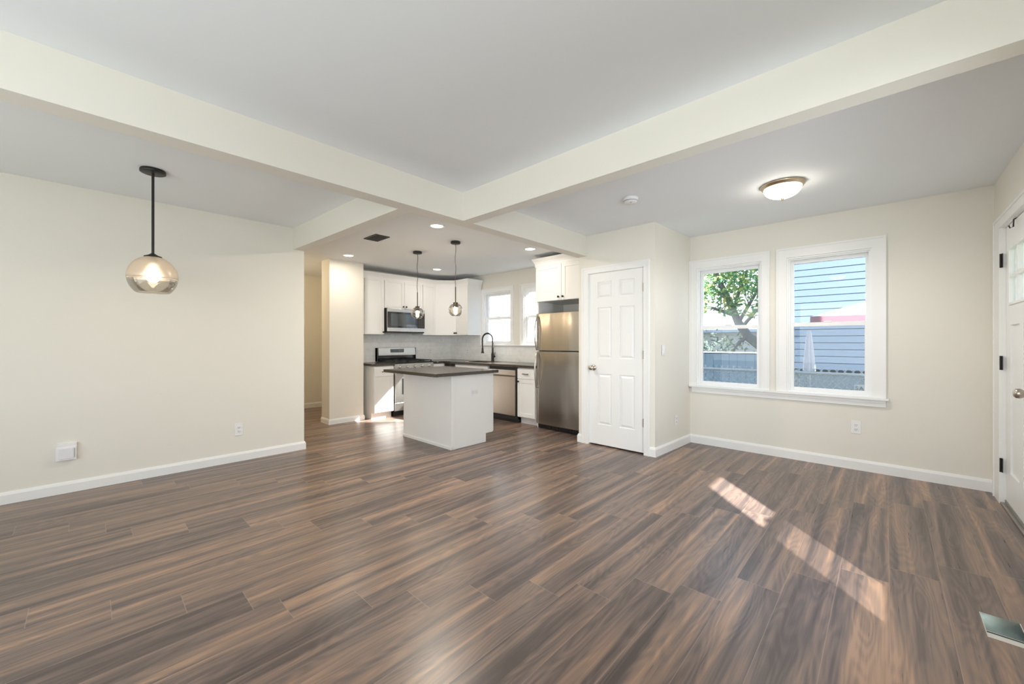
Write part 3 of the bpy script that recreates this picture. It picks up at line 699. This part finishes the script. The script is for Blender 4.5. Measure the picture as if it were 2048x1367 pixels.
# ------------------------------------------------------------------ pendant lamps
WARM = (1, .80, .55)
BULB = emit('warm_bulb', (1, .78, .48), 14)
def frosted(name, col):
    m = bpy.data.materials.new(name); m.use_nodes = True; t = m.node_tree; t.nodes.clear(); N, L = t.nodes.new, t.links.new
    o = N('ShaderNodeOutputMaterial'); rf = N('ShaderNodeBsdfRefraction'); tl = N('ShaderNodeBsdfTranslucent'); df = N('ShaderNodeBsdfDiffuse'); tr = N('ShaderNodeBsdfTransparent'); gl = N('ShaderNodeBsdfGlossy')
    rf.inputs['Roughness'].default_value = .5; rf.inputs['IOR'].default_value = 1.35; rf.inputs[0].default_value = col + (1,)
    for n in (tl, df): n.inputs[0].default_value = col + (1,)
    tr.inputs[0].default_value = col + (1,); gl.inputs['Roughness'].default_value = .25
    def mx(f, a, b):
        x = N('ShaderNodeMixShader'); x.inputs[0].default_value = f; L(a.outputs[0], x.inputs[1]); L(b.outputs[0], x.inputs[2]); return x
    a = mx(.04, rf, tr); b = mx(.45, tl, df); c = mx(.35, a, b); d = mx(.06, c, gl); L(d.outputs[0], o.inputs[0]); return m
FROSTG = frosted('smoky_frosted_glass', (.82, .78, .74))
SMOKE = thin_glass('smoky_clear_glass', (.93, .91, .88), .02, boost=1.6)
px_, py_ = .324, 3.958
pl = thing('pendant_lamp', (px_, py_, 1.60), 'large dome pendant with half-frosted smoky glass on a black rod by the left wall', 'pendant lamp')
obj('canopy', MB().lathe((px_, py_, ZC), [(0, 0), (.072, 0), (.075, -.008), (.075, -.022), (.068, -.026), (0, -.026)], 36), BLACK, pl)
obj('rod', MB().cyl((px_, py_, ZC - .026), (px_, py_, 1.862), .0085, 14), BLACK, pl)
obj('collar', MB().lathe((px_, py_, 1.845), [(.05, 0), (.052, .008), (.03, .016), (.012, .03), (0, .03)], 28), BLACK, pl)
GR = .146
zc_ = 1.70
def gprof(a0, a1, n, rz_up=.155, rz_dn=.122):
    r = []
    for k in range(n + 1):
        a = R(a0 + (a1 - a0) * k / n); r.append((GR * math.cos(a), zc_ + (rz_up if a > 0 else rz_dn) * math.sin(a)))
    return r
def shell(prof, th=.003): return prof + [(max(0.001, r - th), z - (0 if 0 else 0)) for r, z in reversed(prof)]
ZSPL = -6
obj('frosted_shade', MB().lathe((px_, py_, 0), gprof(76, ZSPL, 24), 56) if False else MB().add([], []).lathe((px_, py_, 0), shell(gprof(74, ZSPL, 24)), 56, closed=True), FROSTG, pl)
obj('clear_bowl', MB().lathe((px_, py_, 0), shell(gprof(ZSPL - .5, -48, 18, .155, .155)), 56, closed=True), SMOKE, pl)
obj('bulb_socket', MB().cyl((px_, py_, 1.79), (px_, py_, 1.85), .022, 18), BLACK, pl)
bprof = [(.013, .06), (.017, .035), (.034, .0), (.040, -.03), (.036, -.055), (.02, -.072), (0, -.078)]
obj('light_bulb', MB().lathe((px_, py_, 1.735), bprof, 24), emit('dome_bulb', (1, .86, .62), 12), pl)
light('dome_pendant_light', 'POINT', (px_, py_, 1.70), 9, WARM, radius=.05)

def mini(px, py, label):
    t = thing('pendant_lamp', (px, py, 1.52), label, 'pendant lamp', 'small globe pendants over the island')
    obj('canopy', MB().lathe((px, py, ZK), [(0, 0), (.058, 0), (.060, -.006), (.060, -.024), (.054, -.028), (0, -.028)], 32), BLACK, t)
    pts = [(px + .004 * math.sin(k * 1.1), py - .004 * math.sin(k * 1.1 + .6), ZK - .028 - (ZK - .028 - 1.89) * k / 12) for k in range(13)]
    pts[0] = (px, py, ZK - .026); pts[-1] = (px, py, 1.89)
    obj('cord', MB().tube(pts, .0035, 8), BRONZE, t)
    obj('rod', MB().cyl((px, py, 1.895), (px, py, 1.70), .0065, 12), BRONZE, t)
    obj('socket', MB().lathe((px, py, 1.70), [(0, .006), (.030, .004), (.030, -.05), (.026, -.055), (0, -.055)], 24), BRONZE, t)
    n = 22; rr = .086; c = 1.612; pr = [(rr * math.sin(R(18 + (150 - 18) * k / n)), c + rr * math.cos(R(18 + (150 - 18) * k / n))) for k in range(n + 1)]
    gl = thin_glass('smoky_globe_glass', (.95, .93, .90), .02, boost=1.5) if 'smoky_globe_glass' not in bpy.data.materials else bpy.data.materials['smoky_globe_glass']
    obj('globe', MB().lathe((px, py, 0), shell(pr, .0025), 40, closed=True), gl, t)
    obj('light_bulb', MB().lathe((px, py, 1.592), [(.010, .055), (.014, .035), (.022, .005), (.023, -.012), (.016, -.032), (0, -.038)], 20), BULB, t)
    light('island_pendant_light', 'POINT', (px, py, 1.595), 17, (1, .86, .68), radius=.03)
    return t
mini(3.068, 4.655, 'small smoky globe pendant over the far end of the island, in front of the microwave')
mini(3.082, 3.850, 'small smoky globe pendant over the near end of the island')

# flush mount ceiling light
def flush(x, y, label, power=13):
    t = thing('ceiling_light', (x, y, ZC - .131), label, 'ceiling light')
    obj('base_ring', MB().lathe((x, y, ZC), [(0, 0), (.152, 0), (.155, -.007), (.150, -.014), (.143, -.018), (.141, -.028), (.130, -.031), (0, -.031)], 56), BRASSN, t)
    obj('glass_bowl', MB().lathe((x, y, ZC - .029), [(.130 * math.cos(R(a)), -.082 * math.sin(R(a))) for a in range(0, 90, 5)] + [(0, -.082)], 56), emit('glowing_alabaster_bowl', (1, .93, .80), power), t)
    obj('finial', MB().lathe((x, y, ZC - .109), [(.012, 0), (.014, -.006), (.006, -.012), (.007, -.018), (0, -.022)], 18), BRASSN, t)
    if power > 10:
        l = light('ceiling_lamp_light', 'SPOT', (x, y, ZC - .14), 24, (1, .93, .84), radius=.03); l.data.spot_size = R(172); l.data.spot_blend = .6
    return t
flush(3.845, .61, 'domed ceiling light with bronze ring above the entry')
# second lamp of the front room, just above the picture
flush(.66, .66, 'domed ceiling light in the middle of the front room, above the frame', 6)

# recessed lights
CAN = emit('recessed_lens', (1, .93, .80), 6)
def can(x, y, label):
    t = thing('recessed_light', (x, y, ZK - .012), label, 'recessed light')
    obj('trim_ring', MB().lathe((x, y, ZK), [(.088, 0), (.088, -.004), (.070, -.010), (.062, -.004), (.062, 0)], 36), TRIM, t)
    obj('lens', MB().lathe((x, y, ZK), [(0, -.001), (.064, -.001), (.064, -.005), (0, -.006)], 32), CAN, t)
    return t
GRP = 'recessed lights in the kitchen ceiling'
def canlight(x, y, w=40):
    l = light('recessed_lamp', 'AREA', (x, y, ZK - .012), w, (1, .91, .78)); l.data.shape = 'DISK'; l.data.size = .12
c0 = can(2.523, 3.463, 'round recessed light just behind the long beam, nearest the camera'); c0['group'] = GRP
for (x, y, lb) in ((2.521, 5.556, 'round recessed light in front of the short wall, at the left'), (3.987, 3.423, 'round recessed light near the fridge cabinet'), (4.032, 5.534, 'round recessed light between the two small pendants, farthest back')):
    dup(c0, (x, y, ZK - .012), lb, GRP)
for (x, y, w) in ((2.523, 3.463, 23), (2.521, 5.556, 5.5), (3.987, 3.423, 2.5), (4.032, 5.534, 3)): canlight(x, y, w)
light('hall_fill', 'POINT', (1.6, 6.9, 2.25), 20, (1, .80, .52), radius=.1)  # point fill added to light the hallway, no fixture

# smoke detector
sd = thing('smoke_detector', (3.284, 1.648, ZC - .045), 'round white smoke detector on the entry ceiling', 'smoke detector')
obj('body', MB().lathe((3.284, 1.648, ZC), [(0, 0), (.066, 0), (.066, -.014), (.060, -.018), (.058, -.036), (.048, -.044), (0, -.046)], 40), PLASTIC, sd)
obj('test_button', MB().lathe((3.262, 1.632, ZC - .043), [(.010, 0), (.010, -.005), (0, -.006)], 16), mat('grey_button', (.5, .5, .5), .5), sd)
obj('vent_ring', MB().lathe((3.284, 1.648, ZC - .026), [(.0585, 0), (.0605, 0), (.0605, -.008), (.0585, -.008)], 40, closed=True), mat('vent_grey', (.45, .45, .45), .5), sd)

# ceiling vent
cv = thing('ceiling_vent', (2.325, 4.38, ZK - .012), 'black slatted air vent in the kitchen ceiling', 'air vent')
obj('frame', MB().frame(Frame((0, 0, 0), (1, 0, 0), (0, 0, 1)), 0, 0, 0, 0, 0, 0, 0) if False else MB().box(2.235, 2.255, 4.235, 4.525, ZK - .008, ZK).box(2.395, 2.415, 4.235, 4.525, ZK - .008, ZK).box(2.255, 2.395, 4.235, 4.255, ZK - .008, ZK).box(2.255, 2.395, 4.505, 4.525, ZK - .008, ZK), BLACK, cv)
obj('backing', MB().box(2.255, 2.395, 4.255, 4.505, ZK - .003, ZK), BLACK, cv)
sl_ = MB()
for k in range(7): sl_.box(2.262 + k * .019, 2.270 + k * .019, 4.255, 4.505, ZK - .010, ZK - .003)
obj('slats', sl_, DARK, cv)

# outlets and switches
def outlet(F, u, z, label, w=.072, h=.116, sw=False, cat='outlet'):
    t = thing('light_switch' if sw else 'wall_outlet', F.p(u, 0, z - h / 2), label, cat, None if sw else 'wall outlets')
    obj('plate', MB().fbox(F, u - w / 2, u + w / 2, -.005, 0, z - h / 2, z + h / 2), PLASTIC, t, .002)
    if sw: obj('rocker', MB().fbox(F, u - .017, u + .017, -.009, -.004, z - .034, z + .034), PLASTIC, t, .002)
    else:
        for k, dz in enumerate((.020, -.020)):
            s = obj('socket', MB().fbox(F, u - .017, u + .017, -.0075, -.004, z + dz - .014, z + dz + .014), PLASTIC, t, .002)
            obj('slots', MB().fbox(F, u - .008, u - .005, -.0085, -.007, z + dz - .003, z + dz + .007).fbox(F, u + .005, u + .008, -.0085, -.007, z + dz - .003, z + dz + .006).fbox(F, u - .002, u + .002, -.0085, -.007, z + dz - .011, z + dz - .007), DARK, s)
    return t
outlet(FYF(YL), 1.052, .325, 'white wall outlet low on the left wall', .074, .125)
outlet(FX, .209, .405, 'white wall outlet below the right window', .074, .125)
SIDE = Frame((CX, CY0, 0), Vector((XW - CX, CY0B - CY0, 0)).normalized(), Vector((.0433, 1, 0)).normalized())
outlet(SIDE, .52, .322, 'white outlet plate low on the closet side wall')
outlet(SIDE, .20, 1.133, 'white light switch on the closet side wall', sw=True, cat='light switch')
outlet(FYF(6.438), 4.53, 1.035, 'outlet set in the tile backsplash right of the range')
outlet(FXF(5.023), 5.90, 1.035, 'outlet set in the tile backsplash by the sink corner')
wbx = thing('wall_box', (-.127, YL, .265), 'shallow white square box with a flap low on the left wall', 'wall box')
FWB = FYF(YL)
obj('housing', MB().fbox(FWB, -.182, -.070, -.032, 0, .268, .375), PLASTIC, wbx, .003)
obj('hood', MB().fbox(FWB, -.176, -.068, -.026, 0, .366, .402), PLASTIC, wbx, .003)
obj('flap', MB().fbox(FWB, -.165, -.085, -.037, -.03, .280, .364), mat('white_flap', (.78, .78, .80), .4), wbx, .002)
obj('side_slot', MB().fbox(FWB, -.081, -.078, -.0335, -.03, .285, .36), mat('slot_grey', (.3, .32, .32), .5), wbx)

# open floor duct
fd = thing('floor_duct', ((VX0 + VX1) / 2, (VY0 + VY1) / 2, -.16), 'open floor duct hole with bare shiny metal lining near the front door', 'floor vent')
GALV = mat('galvanised_sheet', (.75, .78, .76), .18, metal=1, var=.12, scale=14, bump=.5, bscale=16)
gv_ = MB().box(VX0, VX0 + .003, VY0, VY1, -.16, -.001).box(VX1 - .003, VX1, VY0, VY1, -.16, -.001).box(VX0 + .003, VX1 - .003, VY0, VY0 + .003, -.16, -.001).box(VX0 + .003, VX1 - .003, VY1 - .003, VY1, -.16, -.001)
obj('lining', gv_, GALV, fd)
obj('elbow', MB().fprism(Frame((0, 0, 0), (1, 0, 0), (0, 1, 0)), [(VX0 + .003, -.16), (VX1 - .003, -.16), (VX1 - .003, -.075), (VX1 - .03, -.10), (VX0 + .09, -.14), (VX0 + .003, -.145)], VY0 + .003, VY1 - .003), GALV, fd)
obj('gap', MB().box(VX0 + .048, VX0 + .068, VY0 + .003, VY1 - .003, -.012, -.009), DARK, fd)  # dark strip painted for the shade between rim and elbow
obj('rim', MB().box(VX0 + .003, VX0 + .048, VY0 + .004, VY1 - .004, -.009, -.005), mat('raw_duct_flange', (.70, .70, .66), .4, metal=.6), fd)

# ------------------------------------------------------------------ outside
ZG = -.45
GRND = mat('yard_ground', (.16, .17, .12), .9, var=.3, scale=3)
struct('yard_ground', MB().box(-25, 40, -25, 40, ZG - .1, ZG), GRND, 'ground of the side yard', 'ground')
EXT = mat('house_exterior', (.45, .45, .45), .8)
struct('house_foundation', MB().box(-2.3, XE, -.75, YE, ZG, -.2), EXT)
struct('roof', MB().box(-2.5, 5.25, -.85, 8.0, ZT, 3.5), EXT)
struct('door_sun_block', MB().box(2.7, 5.3, -2.0, -.76, 2.22, 2.30), EXT)  # unseen slab added to keep the sun off the door panes
struct('rear_sun_block', MB().box(-5.2, -2.31, -1.2, 5.2, 2.35, 2.5), EXT)  # unseen slab added to shade the rear openings from the sun

def siding(m, F, u0, u1, z0, z1, step):
    z = z0
    while z < z1:
        b = [F.p(u0, 0, z), F.p(u1, 0, z), F.p(u1, .013, min(z + step, z1)), F.p(u0, .013, min(z + step, z1))]
        c = [F.p(u0, .013, z), F.p(u1, .013, z)]
        m.add(b + c, [(0, 1, 2, 3), (4, 5, 1, 0)]); z += step
    m.fbox(F, u0, u1, .0131, 1.0, z0, z1); return m
BLUE = mat('pale_blue_siding', (.060, .094, .146), .6, var=.03, scale=2)
nh = thing('neighbour_house', (10, -1.5, ZG), 'pale blue clapboard house beyond the chain-link fence', 'house')
FN = FXF(9.5)
obj('siding', siding(MB(), FN, -5, 1.66, .70, 6.5, .128), BLUE, nh)
obj('foundation', MB().fbox(FN, -5, 1.60, .05, 1, ZG, .70), mat('grey_foundation', (.045, .07, .095), .8, var=.15), nh)
obj('corner_board', MB().fbox(FN, 1.66, 1.74, -.01, 1, .66, 6.5), mat('pale_corner_board', (.5, .58, .66), .6), nh)
# white house seen from the kitchen
kh = thing('neighbour_house', (12.5, 11, ZG), 'bright white clapboard house beyond the kitchen windows', 'house')
WHT = mat('white_siding', (.85, .85, .84), .6, var=.02)
obj('siding', siding(MB(), FXF(10.5), 6.2, 14.5, ZG, 2.2, .15), WHT, kh)
obj('shingles', siding(MB(), FXF(10.45), 6.2, 14.5, 2.2, 4.8, .17), mat('light_grey_shingles', (.52, .51, .50), .8, var=.12, scale=6), kh)

# chain-link fence
FFN = FXF(6.45)
cf = thing('chain_link_fence', (6.45, .8, ZG), 'low chain-link fence just outside the pair of windows', 'fence')
GALF = mat('fence_galvanised', (.66, .70, .74), .5)
obj('top_rail', MB().cyl((6.45, -2.5, .815), (6.45, 3.2, .815), .020, 12), GALF, cf)
for yy in (-2.45, -.72, .86, 3.15): obj('post', MB().cyl((6.475, yy, ZG), (6.475, yy, .85), .026, 12), GALF, cf)
lk = MB(); P = .078; ht = .873; lowz = ZG + .05; q = 0
import itertools
y_a, y_b = -1.6, 2.6
def wire(a, b):
    lk.tube([a, b], .0022, 4)
n = int((y_b - y_a) / P)
Hh = ht - lowz
for k in range(-int(Hh / P) - 1, n + 1):
    ys = y_a + k * P
    for s in (1, -1):
        # lines (y = ys + s*t, z = lowz + t*1.12)
        sl = 1.12; T = Hh / sl
        a0 = ys if s > 0 else ys + T
        lk.tube([(6.45 + .003 * s, a0, lowz), (6.45 + .003 * s, a0 + s * T, ht)], .0042, 4)
for k in range(n): lk.cyl((6.45, y_a + k * P + .02, .83), (6.45, y_a + k * P + .02, .880), .004, 5)
obj('wire_mesh', lk, GALF, cf)

# small sign on the fence
sg = thing('fence_sign', (6.42, .20, .62), 'small pale lettered sign hung on the chain-link fence', 'sign')
obj('panel', MB().box(6.425, 6.432, .04, .285, .615, .70), mat('pale_sign_board', (.85, .88, .90), .5), sg)
cu = bpy.data.curves.new('lettering', 'FONT'); cu.body = 'SAN'; cu.size = .068; cu.extrude = .0008; cu.space_character = 1.15
to = bpy.data.objects.new('lettering_tmp', cu); COL.objects.link(to)
dg_ = bpy.context.evaluated_depsgraph_get(); me = bpy.data.meshes.new_from_object(to.evaluated_get(dg_)); bpy.data.objects.remove(to)
mt = Matrix(((0, 0, -1), (-1, 0, 0), (0, 1, 0)))
me.transform(mt.to_4x4()); me.name = 'lettering'; me.materials.clear(); me.materials.append(mat('sign_letter_ink', (.16, .22, .28), .6))
le = bpy.data.objects.new('lettering', me); COL.objects.link(le); le.parent = sg; le.location = Vector((6.4235, .275, .633)) - WLOC[sg]

# solid slate fence
SLT = mat('slate_blue_fence', (.038, .070, .108), .7, var=.05)
sf = thing('board_fence', (8.9, 4.5, ZG), 'solid slate-blue board fence with a pale cap under the tree', 'fence')
bm_ = MB()
for k in range(34): bm_.box(8.9, 8.925, 1.72 + k * .15, 1.866 + k * .15, ZG, 1.0)
obj('boards', bm_, SLT, sf)
obj('cap_rail', MB().box(8.88, 8.95, 1.70, 6.85, 1.0, 1.022), mat('pale_fence_cap', (.6, .66, .7), .6), sf)
for yy in (1.76, 3.4, 5.1, 6.8): obj('post', MB().box(8.93, 9.02, yy - .045, yy + .045, ZG, 1.0), SLT, sf)

# closed patio umbrella
um = thing('patio_umbrella', (6.75, .766, ZG), 'closed white patio umbrella standing behind the chain-link fence', 'umbrella')
obj('pole', MB().cyl((6.75, .766, ZG + .06), (6.75, .766, 1.345), .02, 12), GALF, um)
cp = MB(); vs = []; fs = []; rings_ = 14; seg = 32
for i in range(rings_):
    t = i / (rings_ - 1); z = 1.375 - .55 * t; r = .017 + .049 * t ** .7
    for k in range(seg):
        a = 2 * math.pi * k / seg; rr = r * (1 + .16 * math.cos(8 * a + .6 * t)); vs.append((6.75 + rr * math.cos(a), .766 + rr * math.sin(a), z))
fs = [(i * seg + k, i * seg + (k + 1) % seg, (i + 1) * seg + (k + 1) % seg, (i + 1) * seg + k) for i in range(rings_ - 1) for k in range(seg)]
cp.add(vs, fs, True); cp.add(vs[:seg], [list(range(seg))]); cp.add(vs[-seg:], [list(range(seg))])
UMB = mat('white_umbrella_cloth', (.90, .88, .95), .8, var=.02)
obj('canopy', cp, UMB, um)
obj('base', MB().lathe((6.75, .766, ZG), [(.22, 0), (.22, .05), (.05, .08), (0, .08)], 28), EXT, um)

# white canopy with red valance
aw = thing('garden_canopy', (7.4, -.57, ZG), 'white peaked garden canopy with a red valance against the blue house', 'canopy')
ax0, ax1, ay0, ay1, ze, zp = 6.9, 7.9, -1.9, .765, 1.575, 1.98
am = ((ax0 + ax1) / 2, (ay0 + ay1) / 2 )
rt = MB().add([(ax0, ay0, ze), (ax1, ay0, ze), (ax1, ay1, ze), (ax0, ay1, ze), (am[0], ay1 - 1.25, zp), (am[0], ay0 + 1.25, zp),
               (ax0, ay0, ze - .012), (ax1, ay0, ze - .012), (ax1, ay1, ze - .012), (ax0, ay1, ze - .012)],
              [(0, 3, 4, 5), (2, 1, 5, 4), (3, 2, 4), (1, 0, 5), (6, 7, 8, 9), (0, 6, 9, 3), (3, 9, 8, 2), (2, 8, 7, 1), (1, 7, 6, 0)])
obj('roof_cloth', rt, mat('white_canopy_cloth', (.5, .5, .52), .8), aw)
va = MB()
for i in range(24):
    y_ = ay0 + (ay1 - ay0) * i / 24; w_ = (ay1 - ay0) / 24
    va.box(ax0 - .006, ax0, y_, y_ + w_, ze - .085 - (.012 if i % 2 else 0), ze)
for i in range(10):
    x_ = ax0 + (ax1 - ax0) * i / 10; va.box(x_, x_ + (ax1 - ax0) / 10, ay1, ay1 + .006, ze - .085 - (.012 if i % 2 else 0), ze)
obj('valance', va, mat('red_valance_cloth', (.17, .06, .085), .8), aw)
obj('pole', MB().cyl((am[0], am[1], ZG), (am[0], am[1], zp - .02), .035, 14), GALF, aw)
obj('base', MB().lathe((am[0], am[1], ZG), [(.45, 0), (.45, .06), (.08, .10), (0, .10)], 28), EXT, aw)
# white corner of a garden chair / tarp low at the right
tp = tag(obj('garden_tarp', MB().prism([(8.15, -.6), (8.85, -.6), (8.85, .31), (8.15, .31)], ZG, ZG + .02).add([(8.15, -.6, ZG + .02), (8.85, -.6, ZG + .02), (8.85, .31, ZG + .02), (8.15, .31, ZG + .02), (8.5, -.5, 1.2), (8.5, -.2, 1.1), (8.5, .20, .80)], [(0, 3, 6, 5), (0, 5, 4), (2, 1, 4, 5), (2, 5, 6), (3, 2, 6), (1, 0, 4)]), mat('white_tarp', (.85, .83, .78), .7)), 'white covered garden furniture low behind the fence at the right', 'cover')

# tree
tr = thing('tree', (11.5, 2.7, ZG), 'leafy green and yellow tree filling the left window', 'tree')
BARK = mat('grey_bark', (.20, .19, .19), .9, var=.3, scale=20, bump=.6, bscale=20)
tb = Vector((11.5, 1.75, ZG))
tk = MB().tube([tb, (11.5, 1.9, .4), (11.5, 2.2, 1.05), (11.5, 2.55, 1.35), (11.5, 2.78, 1.72), (11.5, 3.0, 2.3), (11.5, 3.3, 3.0), (11.4, 3.5, 3.9)], [.16, .15, .13, .11, .10, .08, .055, .03], 10)
br_ = []
for (a, b_) in (((11.5, 2.78, 1.72), (11.3, 2.1, 2.9)), ((11.5, 3.0, 2.3), (11.2, 3.9, 2.9)), ((11.5, 2.9, 2.0), (11.8, 2.5, 3.4)), ((11.5, 2.85, 1.9), (11.1, 3.7, 2.15)), ((11.5, 2.55, 1.35), (11.3, 2.9, .9)), ((11.5, 3.1, 2.5), (12.0, 3.8, 3.6)), ((11.5, 2.7, 1.6), (11.2, 2.0, 2.2))):
    a = Vector(a); b_ = Vector(b_); mid_ = a.lerp(b_, .5) + Vector((random.uniform(-.1, .1), random.uniform(-.1, .1), .1))
    tk.tube([a, mid_, b_], [.05, .035, .015], 8); br_.append((a, mid_, b_))
    for k in range(5):
        s = a.lerp(b_, random.uniform(.3, 1)); e_ = s + Vector((random.uniform(-.5, .5), random.uniform(-.6, .6), random.uniform(-.1, .5))); tk.tube([s, e_], [.014, .005], 5)
obj('trunk', tk, BARK, tr)
def leaf_mat():
    m = bpy.data.materials.new('tree_leaves'); m.use_nodes = True; t = m.node_tree; t.nodes.clear(); N, L = t.nodes.new, t.links.new
    o = N('ShaderNodeOutputMaterial'); d = N('ShaderNodeBsdfDiffuse'); l = N('ShaderNodeBsdfTranslucent'); x = N('ShaderNodeMixShader'); g = N('ShaderNodeNewGeometry'); r = N('ShaderNodeValToRGB')
    L(g.outputs['Random Per Island'], r.inputs[0]); e = r.color_ramp.elements
    e[0].color = (.10, .24, .13, 1); e[1].color = (.60, .56, .16, 1)
    for p, c in ((.45, (.20, .38, .18, 1)), (.75, (.36, .48, .18, 1))): q = e.new(p); q.color = c
    L(r.outputs[0], d.inputs[0]); L(r.outputs[0], l.inputs[0]); x.inputs[0].default_value = .45; L(d.outputs[0], x.inputs[1]); L(l.outputs[0], x.inputs[2]); L(x.outputs[0], o.inputs[0]); return m
lf = MB()
def leaf(p, s):
    a = Vector((random.gauss(0, 1), random.gauss(0, 1), random.gauss(0, 1))).normalized(); b = a.orthogonal().normalized(); c = a.cross(b); ang = random.uniform(0, 6.28)
    u = (b * math.cos(ang) + c * math.sin(ang)); v = a.cross(u)
    lf.add([p - u * s, p + v * s * .42 - u * .1 * s, p + u * s, p - v * s * .42 - u * .1 * s], [(0, 1, 2, 3)])
cl2 = [(11.3, 2.3, 2.6, .75), (11.4, 3.0, 2.75, .8), (11.3, 3.6, 2.5, .7), (11.5, 2.6, 3.3, .9), (11.5, 3.4, 3.4, .9), (11.2, 2.0, 2.15, .42), (11.1, 3.8, 2.05, .4), (11.3, 2.9, 2.1, .38), (11.6, 2.2, 3.9, .8), (11.2, 2.35, 1.98, .3)]
for _ in range(3600):
    c = random.choices(cl2, [q[3] ** 2 for q in cl2])[0]
    v = Vector((random.gauss(0, 1), random.gauss(0, 1), random.gauss(0, 1))).normalized() * (c[3] * random.random() ** .45)
    leaf(Vector(c[:3]) + Vector((v.x * .8, v.y, v.z * .62)), random.uniform(.045, .085))
for _ in range(170):
    leaf(Vector((11.3 + random.uniform(-.2, .2), 2.85 + random.gauss(0, .25), 1.0 + random.gauss(0, .22))), random.uniform(.04, .07))
lo_ = obj('foliage', lf, leaf_mat(), tr); lo_['kind'] = 'stuff'
# far garage and shrub
ga = thing('garage', (17, 5.0, ZG), 'low white garage far behind the tree', 'garage')
obj('walls', MB().box(15, 19, 1.5, 9, ZG, 1.55), WHT, ga)
obj('roof', MB().add([(14.8, 1.3, 1.55), (19.2, 1.3, 1.55), (19.2, 9.2, 1.55), (14.8, 9.2, 1.55), (17, 1.3, 2.05), (17, 9.2, 2.05)], [(0, 3, 5, 4), (1, 4, 5, 2), (0, 4, 1), (3, 2, 5), (0, 1, 2, 3)]), mat('grey_shingle_roof', (.45, .46, .48), .9, var=.15), ga)
sh = thing('shrub', (9.6, 3.25, ZG), 'dark shrub rising behind the slate fence', 'shrub')
lf = MB()
for _ in range(500): leaf(Vector((9.6 + random.gauss(0, .15), 3.2 + random.gauss(0, .28), 1.12 + random.gauss(0, .16))), random.uniform(.03, .055))
so = obj('foliage', lf, mat('grey_green_leaves', (.16, .21, .18), .8, var=.3), sh); so['kind'] = 'stuff'
obj('stem', MB().tube([(9.6, 3.2, ZG), (9.62, 3.22, .4), (9.6, 3.1, 1.1)], [.04, .03, .015], 8), BARK, sh)
